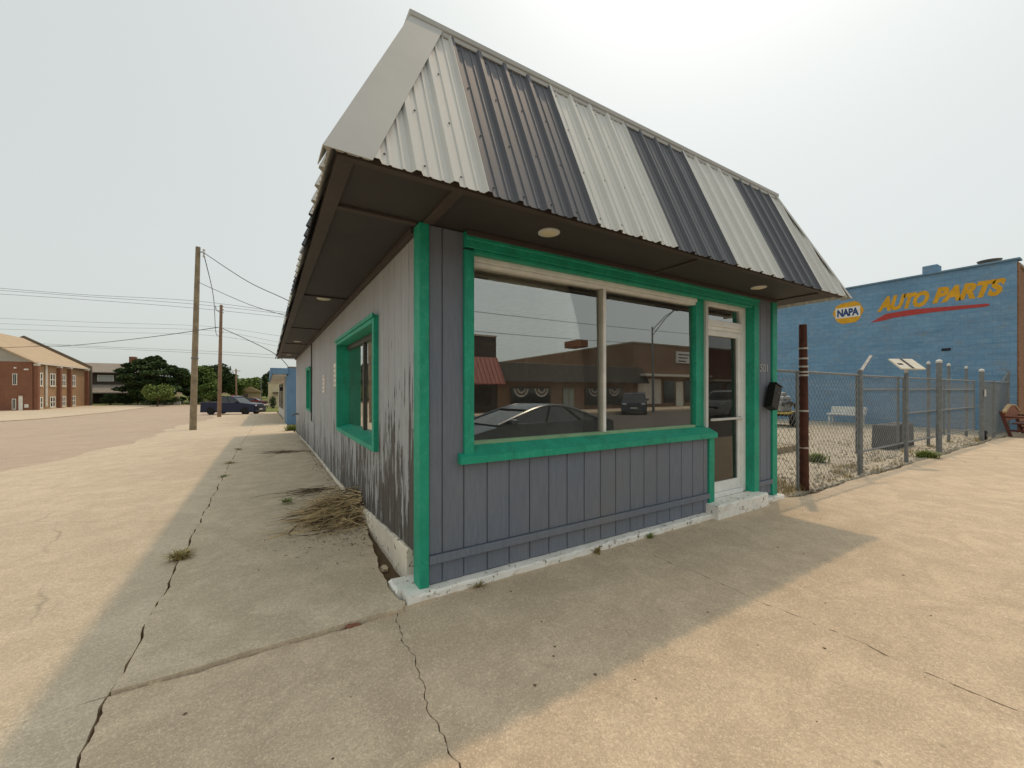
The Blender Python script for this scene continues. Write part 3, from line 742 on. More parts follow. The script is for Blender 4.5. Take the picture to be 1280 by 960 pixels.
tuft('weed', 'small green weed at the pavement crack nearest the far shadow end', -1.6, 9.4, -.02, .12, .06, 60, DRYWEED, 2, 1.)
tuft('weed', 'low weed in the pavement crack halfway along the shop wall', -1.6, 5.6, .0, .1, .05, 60, WEED, 21, 1.)
tuft('weed', 'flat dry weed in the pavement crack beyond the brush pile', -1.61, 7.1, .0, .16, .05, 70, DRYWEED, 22, 1.2)
tuft('weed', 'bushy green weed behind the chain link fence by the brown pole', 8.9, 1.0, -.02, .26, .24, 220, WEED, 3, .9)
tuft('weed', 'green weed clump at the foot of the tall gate post', 11.5, -.05, -.02, .28, .22, 240, WEED, 4, .9)
tuft('weed', 'tiny weed growing against the white foundation under the window', 1.62, -.11, 0, .06, .06, 40, DRYWEED, 5, 1.)
tuft('weed', 'second tiny weed against the white foundation nearer the door', 2.35, -.105, 0, .06, .06, 40, WEED, 6, 1.)
tuft('weed', 'dry root tuft against the white foundation near the corner post', .42, -.1, 0, .07, .05, 40, DRYWEED, 61, 1.)
tuft('weed', 'green weeds in the gap between shop and blue neighbour', -.05, 16.6, -.27, .45, .35, 260, WEED, 7, .9)
tuft('weed', 'thin weed among the twigs on the pavement', -.75, 3.15, .03, .12, .07, 60, WEED, 71, 1.)
rnd = random.Random(31); fw = MB()
for i in range(26):
    x = rnd.uniform(5.3, 10.3) if i < 18 else rnd.uniform(10.3, 20); y = rnd.uniform(-.05, .5)
    for q in range(40):
        a = rnd.random()*6.283; h_ = rnd.uniform(.03, .12); bx, by = x+rnd.gauss(0, .08), y+rnd.gauss(0, .05); dx, dy = math.cos(a)*.05, math.sin(a)*.05
        fw.add([(bx-dy*.1, by+dx*.1, -.02), (bx+dy*.1, by-dx*.1, -.02), (bx+dx, by+dy, h_)], [(0, 1, 2)])
tag(obj('fence_weeds', fw, DRYWEED, kind='stuff', fix=False), 'sparse dry weeds along the foot of the chain link fence', 'weeds')
# brush pile against the wall
mb = MB(); mbd = MB(); rnd = random.Random(5)
for i in range(430):
    a0 = rnd.random(); L = rnd.uniform(.25, .75)
    cx = -.05 - abs(rnd.gauss(0, .22)); cy = 2.3+rnd.gauss(0, .22)+(cx+.1)*.25
    cz = .03+max(0, .26-abs(cx+.1)*.45-abs(cy-2.4)*.3)*rnd.random()
    ang = math.pi+rnd.gauss(0.12, .7) + (.4 if rnd.random() < .2 else 0)
    d = Vector((math.cos(ang), math.sin(ang), rnd.gauss(-.05, .12))); b = Vector((rnd.gauss(0, .05), rnd.gauss(0, .05), rnd.gauss(.0, .03)))
    p0 = Vector((cx, cy, cz))-d*L*.4; p2 = Vector((cx, cy, cz))+d*L*.6; p1 = (p0+p2)/2+b
    ps = [p0, p0*.5+p1*.5+b*.2, p1, p1*.5+p2*.5+b*.2, p2]
    for p in ps: p.z = max(p.z, .022); p.x = min(p.x, -.005)
    r = rnd.uniform(.0025, .0065); tgt = mb if (i % 4) else mbd
    tgt.tube(ps, [r, r*.9, r*.8, r*.6, r*.3], 4, False)
    if i % 2 == 0:
        e = p2+Vector((math.cos(ang+.5), math.sin(ang+.5), .1))*rnd.uniform(.05, .16); e.z = max(e.z, .02); e.x = min(e.x, -.005)
        tgt.tube([p1, (p1+e)/2+b*.3, e], [r*.6, r*.45, r*.2], 3, False)
br = thing('brush_pile', 'heap of dry brown twigs piled against the weathered shop wall', 'brush', (-.3, 2.3, 0))
obj('pale_twigs', mb, TWIG, br, kind='stuff', fix=False); obj('dark_twigs', mbd, TWIG2, br, kind='stuff', fix=False)
mb = MB()
for i in range(1500):
    x = -.02-abs(rnd.gauss(0, .33)); y = 2.1+rnd.gauss(0, .5)+x*.3; s_ = rnd.uniform(.003, .009); a = rnd.random()*6.3
    z = .021+rnd.random()*.012
    mb.add([(x+math.cos(a)*s_*2, y+math.sin(a)*s_*2, z), (x-math.sin(a)*s_, y+math.cos(a)*s_, z+s_*.5), (x-math.cos(a)*s_*2, y-math.sin(a)*s_*2, z)], [(0,1,2)])
for i in range(500):
    y = rnd.uniform(1.5, 11); x = -.06-abs(rnd.gauss(0, .09)); s_ = rnd.uniform(.004, .014); a = rnd.random()*6.3; z = G(y)+.018+rnd.random()*.01
    mb.add([(x+math.cos(a)*s_*2, y+math.sin(a)*s_*2, z), (x-math.sin(a)*s_, y+math.cos(a)*s_, z+s_*.5), (x-math.cos(a)*s_*2, y-math.sin(a)*s_*2, z)], [(0,1,2)])
tag(obj('leaf_litter', mb, TWIG2, kind='stuff', fix=False), 'dark dead leaf litter along the foot of the shop wall', 'litter')
def twigs(name, label, cx, cy, n, spread, L, seed):
    rnd = random.Random(seed); mb = MB()
    for i in range(n):
        a = math.pi+rnd.gauss(0, .5); x = cx+rnd.gauss(0, spread); y = cy+rnd.gauss(0, spread*.7); l = L*rnd.uniform(.4, 1)
        z = G(y)+.02; d = Vector((math.cos(a), math.sin(a), 0))*l
        p = Vector((x, y, z+.008)); mb.tube([p, p+d*.5+Vector((0, 0, .02*rnd.random())), p+d], [.004, .003, .0015], 4, False)
    return tag(obj(name, mb, TWIG2, kind='stuff', fix=False), label, 'twigs')
twigs('loose_twigs', 'thin dark twigs scattered past the brush pile', -.3, 3.7, 40, .14, .5, 2)
twigs('loose_twigs', 'small dark twig patch by the far end of the shop wall', -.45, 8.2, 40, .2, .6, 3)

# ------------------------------------------------------------------ fence and gate
def chain(x0, x1, z0, z1, y, parent, step=.058, r=.003):
    mb = MB(); n = max(1, int((x1-x0)/step)); nz = int((z1-z0)/step); V = []; F = []
    tri = [(r, 0), (-r*.5, r*.87), (-r*.5, -r*.87)]
    for i in range(n):
        base = len(V)
        for j in range(nz+1):
            x = x0+step*(i+.5) + (step*.5 if (j+i) % 2 else -step*.5); z = z0+j*step; yy = y+(.002 if (j+i) % 2 else -.002)
            for a, b in tri: V.append((x+a, yy+b, z))
        for j in range(nz):
            for k in range(3): F.append((base+j*3+k, base+j*3+(k+1) % 3, base+j*3+3+(k+1) % 3, base+j*3+3+k))
    mb.add(V, F); return obj('chain_link_mesh', mb, GALV, parent, kind='stuff', fix=False)
fence = thing('chain_link_fence', 'chain link fence running from the shop to the gate', 'fence', (5.9, .02, 0))
chain(5.09, 5.9, .04, 1.76, .03, fence); chain(5.9, 8.05, .04, 1.76, .03, fence)
obj('top_rail', MB().tube([(5.07, .03, 1.77), (8.06, .03, 1.755)], .021, 10), GALV, fence, True)
obj('post', MB().tube([(5.79, .035, -.1), (5.76, .035, 1.77)], .02, 10), GALV, fence, True)
obj('post', MB().tube([(8.06, .02, -.1), (8.06, .02, 1.8), (8.05, .02, 1.86)], [.04, .04, .03], 12), GALV, fence, True)
obj('barb_arm', MB().beam((8.06, .02, 1.8), (8.5, .0, 2.12), .05, .02), GALV, fence)
for z in (.5, 1.5): obj('clamp', MB().lathe([(.047, z), (.047, z+.03)], 12, (8.06, .02, 0)), GALV, fence)
bp = thing('brown_pole', 'rusty brown pole with pale bands beside the shop corner', 'pole', (5.89, .0, 0))
obj('shaft', MB().tube([(5.905, -.0, -.1), (5.88, -.0, 1.5), (5.86, 0, 2.47)], [.062, .057, .05], 16), RUST, bp, True)
for z in (2.1, 1.95, 1.83, 1.75, 1.7, 1.17, .62): obj('band', MB().lathe([(.062, z), (.064, z+.01), (.062, z+.025)], 16, (5.89-(z-1)*.018, 0, 0)), plain('pale_band', '#b9b4ac', .5, .3), bp)
for z in (2.07, 1.92, 1.8, 1.68): obj('wire_stub', MB().tube([(5.77, 0, z), (6.0, 0, z+.01)], .005, 5), RUST, bp)
gate = thing('sliding_gate', 'long galvanised chain link sliding gate with horizontal rails', 'gate', (10.4, .1, 0))
GX0, GX1 = 8.14, 16.6
for z in (1.755, 1.5, .99, .36): obj('gate_rail', MB().tube([(GX0 if z != .99 else 10.6, .1, z), (GX1, .1, z)], .02, 8), GALV, gate, True)
for x in (GX0+.02, 10.3, 10.62, 13.6, GX1): obj('gate_upright', MB().tube([(x, .1, .34), (x, .1, 1.77)], .022, 8), GALV, gate, True)
chain(GX0, 10.3, .1, 1.75, .1, gate); chain(10.62, GX1, .36, 1.75, .1, gate)
def wheel_y(name, c, r, wd, parent, mat=TYRE): return obj(name, MB().lathe([(r*.6, -wd/2), (r*.93, -wd/2), (r, -wd/4), (r, wd/4), (r*.93, wd/2), (r*.6, wd/2)], 20, c, 'y'), mat, parent, True)
wheel_y('gate_wheel', (17.3, .0, .14), .14, .08, gate)
obj('gate_wheel_hub', MB().lathe([(.06, -.05), (.06, .05)], 12, (17.3, 0, .14), 'y'), GALV, gate)
obj('roller_bracket', MB().cbox(16.9, 17.3, .03, .07, .2, .26), GALV, gate)
def fpost(label, x, y, h, r, cap=True, group=None):
    t = thing('gate_post', label, 'post', (x, y, 0), 0, group)
    obj('shaft', MB().tube([(x, y, -.1), (x, y, h)], r, 14), GALV, t, True)
    if cap: obj('cap', MB().lathe([(r*1.1, h-.02), (r*1.15, h+.02), (r*.7, h+.05), (r*.2, h+.06)], 14, (x, y, 0)), M_WHITE, t, True)
    return t
fpost('galvanised fence post carrying the tilted solar panel', 10.4, .0, 1.85, .036, False)
fpost('thick tall capped gate post behind the green weed clump', 12.7, .0, 2.16, .052)
p4 = fpost('capped gate post with white notice at the far end of the gate', 16.9, .0, 2.05, .052)
obj('notice', MB().cbox(16.83, 16.97, -.075, -.062, 1.3, 1.5), M_WHITE, p4)
fpost('thin capped rear post, leftmost of the three behind the gate', 14.15, .5, 2.2, .035)
fpost('thin capped rear post, middle of the three behind the gate', 15.8, .45, 2.2, .035)
fpost('thin capped rear post, rightmost of the three behind the gate', 18.3, .55, 2.2, .035)
solar = thing('solar_panel', 'small tilted solar panel with cream face on a gate post', 'solar panel', (10.4, .0, 1.86))
Ms = Matrix.Translation((10.42, .0, 2.03)) @ Matrix.Rotation(R_(-22), 4, 'Y') @ Matrix.Rotation(R_(30), 4, 'X') @ Matrix.Rotation(R_(-40), 4, 'Z')
obj('panel', MB().cbox(-.24, .24, -.19, .19, -.015, .015).xf(Ms), plain('panel_cream', '#d8d0bd', .4), solar)
obj('strip', MB().box(-.025, .03, -.18, .18, -.019, -.0155).xf(Ms), BLACK, solar)
obj('strip', MB().box(-.025, .03, -.18, .18, .0155, .019).xf(Ms), BLACK, solar)
obj('strip', MB().box(-.2, -.1, -.05, .01, .0155, .019).xf(Ms), BLACK, solar)
obj('bracket', MB().tube([(10.4, 0, 1.83), (10.4, 0, 1.93), (10.42, 0, 2.01)], .03, 8), M_WHITE, solar)
endf = thing('chain_link_fence', 'far chain link fence section beside the blue wall with barb arm', 'fence', (18.8, .02, 0))
chain(17.0, 20.9, .04, 1.74, .03, endf); chain(17.03, 20.93, .07, 1.74, .05, endf)
for x in (18.6, 20.9): obj('post', MB().tube([(x, .03, -.1), (x, .03, 1.78 if x < 20 else 2.15)], .04, 10), GALV, endf, True)
obj('top_rail', MB().tube([(17.0, .03, 1.75), (20.9, .03, 1.75)], .02, 8), GALV, endf, True)
obj('barb_arm', MB().beam((20.9, .03, 2.12), (19.9, .03, 1.78), .04, .03), GALV, endf)
for x in (21.1, 21.35): obj('post', MB().tube([(x, .1, -.1), (x, .1, 1.9)], .035, 10), GALV, endf, True)
# things in the lot
for i, (x, lb) in enumerate(((12.75, 'grey tapered concrete block behind the gate, the left of the pair'), (13.65, 'grey tapered concrete block behind the gate, the right of the pair'))):
    mb = MB(); mb.prism([(-.42, -.02), (.42, -.02), (.34, .6), (-.36, .6)], .75, 1.15, 'y'); mb.xf(Matrix.Translation((x, 0, 0)))
    o = tag(obj('concrete_block', mb, plain('block_grey', '#5b5c5c', .9, 0, .2, 6, .4)), lb, 'concrete block', 'concrete blocks in the lot')
    bv = o.modifiers.new('bevel', 'BEVEL'); bv.width = .03; bv.segments = 2
def plank(name, label, x0, x1, y0, y1, z1, mat): return tag(obj(name, MB().cbox(x0, x1, y0, y1, -.02, z1, .01), mat), label, 'plank')
plank('timber_offcut', 'low grey timber lying behind the fence post', 8.9, 10.3, 1.9, 2.15, .14, WOODPOLE)
plank('wood_offcut', 'short tan wood block standing at the shop corner', 5.25, 5.37, .1, .2, .24, plain('tan_wood', '#a98d62', .8))
wb = thing('white_bench', 'white plastic bench standing against the blue wall', 'bench', (20.7, 4.3, 0))
WP = plain('white_plastic', '#dcdcd6', .5)
obj('seat', MB().cbox(20.35, 20.8, 3.85, 5.1, .38, .46, .02), WP, wb); obj('backrest', MB().cbox(20.8, 20.86, 3.85, 5.1, .46, .75, .02), WP, wb)
for y in (3.9, 5.0):
    for x in (20.4, 20.75): obj('leg', MB().cbox(x, x+.05, y, y+.05, -.02, .38), WP, wb)
obj('armrest', MB().cbox(20.36, 20.84, 3.8, 3.86, .6, .68, .02), WP, wb)
tr = thing('utility_trailer', 'small dark utility trailer parked by the blue wall', 'trailer', (17.3, 5.6, 0))
for x in (16.7, 18.1): obj('beam', MB().cbox(x, x+.08, 4.9, 6.5, .42, .52), BLACK, tr)
obj('deck', MB().cbox(16.6, 18.3, 5.0, 6.3, .52, .58), plain('trailer_deck', '#b9a34e', .7), tr)
for y in (4.95, 6.35):
    for x in (17.1, 17.8): wheel_y('wheel', (x, y, .3), .3, .2, tr)
eng = thing('engine', 'grey engine block sitting on the dark trailer', 'engine', (17.3, 5.6, .58))
ENG = plain('engine_grey', '#9b9d9c', .5, .5, .3, 8, .3)
obj('block', MB().cbox(16.8, 17.7, 5.3, 5.9, .58, 1.05, .05), ENG, eng)
for k in range(4): obj('cylinder', MB().lathe([(.12, 1.05), (.14, 1.12), (.12, 1.2), (.05, 1.24)], 12, (16.92+k*.22, 5.45, 0)), ENG, eng)
obj('manifold', MB().tube([(16.8, 5.25, .9), (17.2, 5.2, 1.0), (17.8, 5.25, .85), (18.0, 5.3, .7)], .06, 8), plain('engine_dark', '#3b3b3d', .6, .4), eng, True)
obj('air_filter', MB().lathe([(.2, 1.24), (.22, 1.28), (.22, 1.36), (.1, 1.4)], 16, (17.35, 5.6, 0)), ENG, eng)
# wooden bench on the pavement
BW = plain('bench_wood', '#5a2c20', .6, 0, .25, 8, .2)
bn = thing('wooden_bench', 'dark red wooden bench with peaked back on the pavement', 'bench', (20.2, -.5, 0))
for x in (19.15, 21.2):
    obj('leg', MB().beam((x, -.25, 0), (x-.08, -.05, .8), .07), BW, bn); obj('leg', MB().beam((x, -.8, 0), (x, -.8, .62), .07), BW, bn)
    obj('armrest', MB().cbox(x-.05, x+.05, -.85, -.1, .6, .65, .01), BW, bn)
    obj('stretcher', MB().cbox(x-.03, x+.03, -.76, -.24, .17, .23), BW, bn)
for k in range(4): obj('seat_slat', MB().cbox(19.1, 21.25, -.8+k*.14, -.68+k*.14, .4, .44, .008), BW, bn)
mb = MB(); mb.prism([(19.1, .5), (21.25, .5), (21.25, .76), (20.55, .95), (20.0, .98), (19.6, .92), (19.1, .76)], -.15, -.1, 'y'); obj('backrest', mb, plain('bench_back', '#8a4a2c', .6, 0, .25, 8, .2), bn)
mb = MB(); mb.prism([(19.05, .76), (19.6, .92), (20.0, .98), (20.55, .95), (21.3, .76), (21.3, .81), (20.55, 1.0), (20.0, 1.03), (19.6, .97), (19.05, .81)], -.17, -.08, 'y'); obj('back_cap', mb, plain('bench_cap', '#b59a72', .6), bn)

# ------------------------------------------------------------------ blue auto parts building
def brick_mat(name, c1, c2, mortar, scale=1., paint=False, rough=.85, bw=.2, bh=.068):
    m = N(name); b = m.n('TexBrick'); b.inputs['Scale'].default_value = 1
    b.inputs['Brick Width'].default_value = bw*scale; b.inputs['Row Height'].default_value = bh*scale; b.inputs['Mortar Size'].default_value = .008*scale
    b.inputs['Color1'].default_value = (*lin(c1), 1); b.inputs['Color2'].default_value = (*lin(c2), 1); b.inputs['Mortar'].default_value = (*lin(mortar), 1)
    sp = m.n('SeparateXYZ'); m.l(m.tc.outputs['Object'], sp.inputs[0]); cb = m.n('CombineXYZ')
    m.l(m.math('ADD', sp.outputs[0], sp.outputs[1]), cb.inputs[0]); m.l(sp.outputs[2], cb.inputs[1]); m.l(cb.outputs[0], b.inputs['Vector'])
    n1 = m.noise(.7, None, 7, .65); n2 = m.noise(5, m.co((1, 1, 2.5)), 6, .7)
    col = m.mix(m.math('MULTIPLY', m.ramp(n1, (.35, 0.), (.7, 1.)), .4), b.outputs['Color'], sc(lin(c1), .6))
    if paint:
        col = m.mix(m.math('MULTIPLY', m.ramp(n2, (.52, 0.), (.66, 1.)), .7), col, lin('#93aaba'))
        col = m.mix(m.math('MULTIPLY', m.ramp(m.noise(1.6, m.co((1, 1, 1.5)), 8, .75), (.55, 0.), (.68, 1.)), .6), col, lin('#8f9088'))
        col = m.mix(m.math('MULTIPLY', m.ramp(m.noise(.9, m.co((.5, .5, 3)), 8, .7), (.5, 0.), (.7, 1.)), .5), col, lin('#557894'))
        col = m.mix(m.ramp(m.noise(9, m.co((1, 1, 3)), 4, .8), (.72, 0.), (.74, .7)), col, lin('#45637c'))
    m.bump(b.outputs['Fac'], -.9, .012); return m.fin(col, rough, 0, .25)
BLUE = brick_mat('blue_painted_block', '#7ca2c1', '#7399b8', '#678cab', 1, True, .8, .4, .2)
BRICK_TAN = brick_mat('tan_red_brick', '#a0704c', '#86583c', '#9a8672')
blue = thing('auto_parts_building', 'tall blue painted block building with yellow lettering and brick front', 'building', (21.7, 0, 0))
obj('side_wall', MB().box(21.7, 22.0, .2, 26, -.2, 6.1), BLUE, blue)
obj('side_wall', MB().box(21.7, 22.0, -.06, .199, -.2, 6.1), BLUE, blue)
obj('front_wall', MB().box(22.0005, 34, -.04, .25, -.2, 5.95), BRICK_TAN, blue)
obj('quoin', MB().box(21.72, 22.0, -.1, -.0605, -.2, 6.02), BRICK_TAN, blue)
obj('parapet_cap', MB().cbox(21.62, 22.06, -.14, 26, 6.101, 6.17, .01), plain('cap_blue', '#6f8ea3', .7), blue)
obj('parapet_cap', MB().cbox(22.061, 34, -.1, .3, 5.951, 6.05, .01), plain('cap_tan', '#a59786', .8), blue)
obj('chimney', MB().cbox(21.75, 22.3, 1.92, 2.36, 6.1705, 6.5, .02), BLUE, blue)
vt = obj('roof_vent', MB().lathe([(.12, 6.1), (.12, 6.42), (.3, 6.5), (.34, 6.56), (.1, 6.6)], 16, (23.2, .8, 0)), GALV, blue, True)
obj('roof_deck', MB().box(22.0, 34, .25, 26, 5.7, 5.8), plain('roof_felt2', '#6a665f', .9), blue)
obj('wall_vent', MB().cbox(21.685, 21.6995, 1.55, 1.8, 3.02, 3.12), BLACK, blue)
YEL = plain('sign_yellow', '#dba32a', .85, 0, .16, 5, .1, wear='#7795a8', wearamt=.63)
REDP = plain('sign_red', '#b4443f', .8, 0, .12, 9, .1, wear='#5b86a8', wearamt=.62)
# lettering painted on the wall: reads along -Y, shrinking letters follow the painted slant
def wallM(y, z, slope=0.): return Matrix.Translation((21.696, y, z)) @ Matrix.Rotation(R_(-90), 4, 'Z') @ Matrix.Rotation(R_(90), 4, 'X') @ Matrix.Shear('YZ', 3, (0, 0)) if False else Matrix.Translation((21.696, y, z)) @ Matrix.Rotation(R_(-90), 4, 'Z') @ Matrix.Rotation(R_(90), 4, 'X') @ Matrix.Rotation(slope, 4, 'Z')
def word(txt, y0, y1, z0, z1, mat, name, shear, bold, slope=0., ex=.002):
    o = text_mesh(txt, 1., ex, mat, name, Matrix.Identity(4), blue, shear, bold, 1., None, .95)
    vs = o.data.vertices; xs_ = [v.co.x for v in vs]; ys_ = [v.co.y for v in vs]
    ax, bx, ay, by = min(xs_), max(xs_), min(ys_), max(ys_)
    for v in vs:
        u = (v.co.x-ax)/(bx-ax); q = (v.co.y-ay)/(by-ay)
        v.co = Vector((21.6955-(v.co.z), lerp(y0, y1, u), lerp(z0, z1, q)+slope*(u)))
    return o
word('AUTO', 3.76, 2.14, 4.86, 5.5, YEL, 'lettering', .35, .06)
word('PARTS', 2.06, .18, 4.92, 5.54, YEL, 'lettering', .35, .06)
mb = MB(); mb.prism([(3.98, 4.45), (3.45, 4.75), (2.7, 4.8), (2.04, 4.77), (.6, 4.67), (.56, 4.6), (.7, 4.57), (2.04, 4.59), (3.2, 4.55), (3.6, 4.47)], 21.688, 21.6995, 'x'); obj('painted_swoosh', mb, REDP, blue)
mb = MB(); hexa = [(5.36, 5.05), (5.22, 5.38), (5.0, 5.48), (4.5, 5.5), (4.34, 5.38), (4.2, 5.05), (4.36, 4.68), (4.5, 4.55), (5.0, 4.53), (5.2, 4.68)]
mb.prism(hexa, 21.692, 21.6995, 'x'); obj('sign_badge', mb, YEL, blue)
obj('badge_panel', MB().box(21.687, 21.6915, 4.33, 5.24, 4.8, 5.27), plain('sign_white', '#e3e0d8', .8, 0, .08, 9, .1), blue)
nm = word('NAPA', 5.18, 4.38, 4.86, 5.21, plain('sign_navy', '#2c4a7a', .8), 'lettering', 0, .05)
for v in nm.data.vertices: v.co.x -= .0095
# ------------------------------------------------------------------ church across the side road
BRK_TAN = brick_mat('church_tan_brick', '#a98767', '#987655', '#a58d72')
BRK_RED = brick_mat('church_red_brick', '#8a5a45', '#7c4d3a', '#8f7260')
ROOF_TAN = plain('tan_roof', '#b9a386', .8, 0, .08, .8, .2)
CX = -30.1; ch = thing('brick_church_hall', 'two storey brick hall with tan gable roof and white windows', 'building', (-30, 83, -1.5))
CB = -1.8
obj('wall', MB().box(-46, CX, 83.3, 103, CB, 5.5), BRK_TAN, ch)
obj('wall', MB().box(-46, CX-.05, 83.0, 83.299, CB, 5.52), BRK_RED, ch)
mb = MB(); mb.add([(-46, 82.98, 5.52), (CX+.1, 82.98, 5.52), (-38, 82.98, 10.3), (-46, 83.3, 5.52), (CX+.1, 83.3, 5.52), (-38, 83.3, 10.3)], [(0,1,2),(5,4,3),(0,3,4,1),(1,4,5,2),(2,5,3,0)])
obj('gable', mb, plain('grey_gable', '#a7a39a', .8, 0, .12, 1.5, .2), ch)
mb = MB(); mb.add([(-29.7, 82.5, 5.3), (-29.7, 103, 5.3), (-38, 103, 10.45), (-38, 82.5, 10.45), (-29.7, 82.5, 5.5), (-29.7, 103, 5.5), (-38, 103, 10.65), (-38, 82.5, 10.65)], [(0,1,2,3),(7,6,5,4),(0,4,5,1),(1,5,6,2),(2,6,7,3),(3,7,4,0)])
obj('roof', mb, ROOF_TAN, ch)
mb = MB(); mb.add([(-46.3, 82.5, 5.3), (-46.3, 103, 5.3), (-38, 103, 10.45), (-38, 82.5, 10.45), (-46.3, 82.5, 5.5), (-46.3, 103, 5.5), (-38, 103, 10.65), (-38, 82.5, 10.65)], [(0,1,2,3),(7,6,5,4),(0,4,5,1),(1,5,6,2),(2,6,7,3),(3,7,4,0)])
obj('roof', mb, ROOF_TAN, ch)
mb = MB(); mb.add([(-29.4, 103, CB), (-29.4, 103, 5.9), (-38, 103, 11.1), (-46.5, 103, 5.9), (-46.5, 103, CB), (-29.4, 103.5, CB), (-29.4, 103.5, 5.9), (-38, 103.5, 11.1), (-46.5, 103.5, 5.9), (-46.5, 103.5, CB)], [(0,1,2,3,4),(9,8,7,6,5),(0,5,6,1),(1,6,7,2),(2,7,8,3),(3,8,9,4)])
obj('end_parapet', mb, plain('dark_parapet', '#6b6153', .8), ch)
WW = plain('window_white', '#dcd8cd', .6)
def cwin(y0, y1, z0, z1):
    fr = put('window', MB().box(CX-.02, CX+.03, y0, y1, z0, z1).mesh('pane', FARGLASS), ch)
    mb = MB(); t = .14
    for a, b, c, d in ((y0, y1, z0, z0+t), (y0, y1, z1-t, z1), (y0, y0+t*1.6, z0+t, z1-t), (y1-t*1.6, y1, z0+t, z1-t), ((y0+y1)/2-.12, (y0+y1)/2+.12, z0+t, z1-t)): mb.box(CX-.01, CX+.08, a, b, c, d)
    mb.box(CX-.01, CX+.07, y0+t*1.6, y1-t*1.6, (z0+z1)/2-.06, (z0+z1)/2+.06)
    obj('frame', mb, WW, fr); obj('sill', MB().box(CX-.01, CX+.14, y0-.1, y1+.1, z0-.16, z0-.001), plain('stone_sill', '#c2b299', .8), fr)
for a, b in ((84.3, 85.9), (88.2, 90.1), (92.4, 94.0), (96.4, 98.0)):
    cwin(a, b, 2.05, 4.05); cwin(a, b, -1.3, .4)
for y in (83.5, 91.0, 95.0, 102.6):
    obj('pilaster', MB().box(CX+.001, CX+.45, y-.3, y+.3, CB, 5.0), BRK_RED, ch); obj('pilaster_cap', MB().box(CX+.001, CX+.5, y-.35, y+.35, 5.001, 5.28), WW, ch)
obj('downspout', MB().tube([(CX+.14, 86.7, 5.4), (CX+.14, 86.7, -1.1)], .14, 8), WW, ch)
obj('gutter', MB().box(-29.69, -29.5, 83, 102.9, 5.26, 5.42), WW, ch)
for (x0, x1, z0, z1) in ((-32.05, -31.6, 2.15, 3.8), (-32.1, -31.7, -1.35, .2)):
    f_ = put('window', MB().box(x0, x1, 82.94, 82.9995, z0, z1).mesh('frame', WW), ch)
    obj('pane', MB().box(x0+.09, (x0+x1)/2-.03, 82.9, 82.9395, z0+.12, z1-.1), FARGLASS, f_); obj('pane', MB().box((x0+x1)/2+.03, x1-.09, 82.9, 82.9395, z0+.12, z1-.1), FARGLASS, f_)
d_ = put('door', MB().box(-31.45, -31.06, 82.9, 82.9995, CB, .62).mesh('door', WW), ch); obj('door_head', MB().box(-31.5, -31.0, 82.8, 82.9995, .621, .8), BRK_RED, d_)
for (x0, x1, z) in ((-30.9, -30.5, 4.3), (-31.87, -31.65, 4.5)): obj('wall_lamp', MB().cbox(x0, x1, 82.8, 82.9995, z, z+.22), WW, ch)
obj('basement_vent', MB().cbox(-30.9, -30.5, 82.95, 82.9995, -1.1, -.6), WW, ch)

# ------------------------------------------------------------------ house behind the church
hs_ = thing('brown_house', 'brown two storey house with chimney behind the church hall', 'house', (-29, 116, -1.5))
HW = plain('house_siding', '#8a7a68', .8, 0, .1, 2); HD = plain('house_dark', '#4a4038', .8); HR = plain('house_roof', '#8d8378', .85, 0, .12, 1.2)
obj('upper_wall', MB().box(-38, -24.8, 118, 128, 2.4, 5.3), HD, hs_); obj('lower_wall', MB().box(-38, -24.8, 117.5, 128, -1.6, 2.39), HD, hs_)
mb = MB(); mb.add([(-39, 117, 5.3), (-24, 117, 5.3), (-24, 129, 5.3), (-39, 129, 5.3), (-39, 123, 7.5), (-24, 123, 7.5), (-39, 117, 5.1), (-24, 117, 5.1), (-24, 129, 5.1), (-39, 129, 5.1)], [(0,1,5,4),(2,3,4,5),(1,2,5),(3,0,4),(6,9,8,7),(0,6,7,1),(1,7,8,2),(2,8,9,3),(3,9,6,0)])
obj('roof', mb, HR, hs_)
mb = MB(); mb.add([(-39, 114, .9), (-25, 114, .9), (-25, 118, 2.6), (-39, 118, 2.6), (-39, 114, .7), (-25, 114, .7), (-25, 118, 2.4), (-39, 118, 2.4)], [(0,1,2,3),(7,6,5,4),(0,4,5,1),(1,5,6,2),(2,6,7,3),(3,7,4,0)]); obj('porch_roof', mb, HR, hs_)
for x in (-37, -33.4, -32.6, -29, -25.6): obj('porch_post', MB().cbox(x, x+.35, 114.3, 114.65, -1.6, .8), HW, hs_)
obj('chimney', MB().cbox(-28.2, -27, 121.5, 122.7, 6.5, 9.1), BRK_RED, hs_)
for x in (-36.5, -32.5, -28.6, -26.4):
    wd = 2.6 if x < -28 else 1.2
    f_ = put('window', MB().box(x, x+wd, 117.9, 117.9995, 3.3, 4.7).mesh('frame', WW), hs_); obj('pane', MB().box(x+.15, x+wd-.15, 117.85, 117.8995, 3.45, 4.55), plain('pale_pane', '#b9bab4', .3), f_)

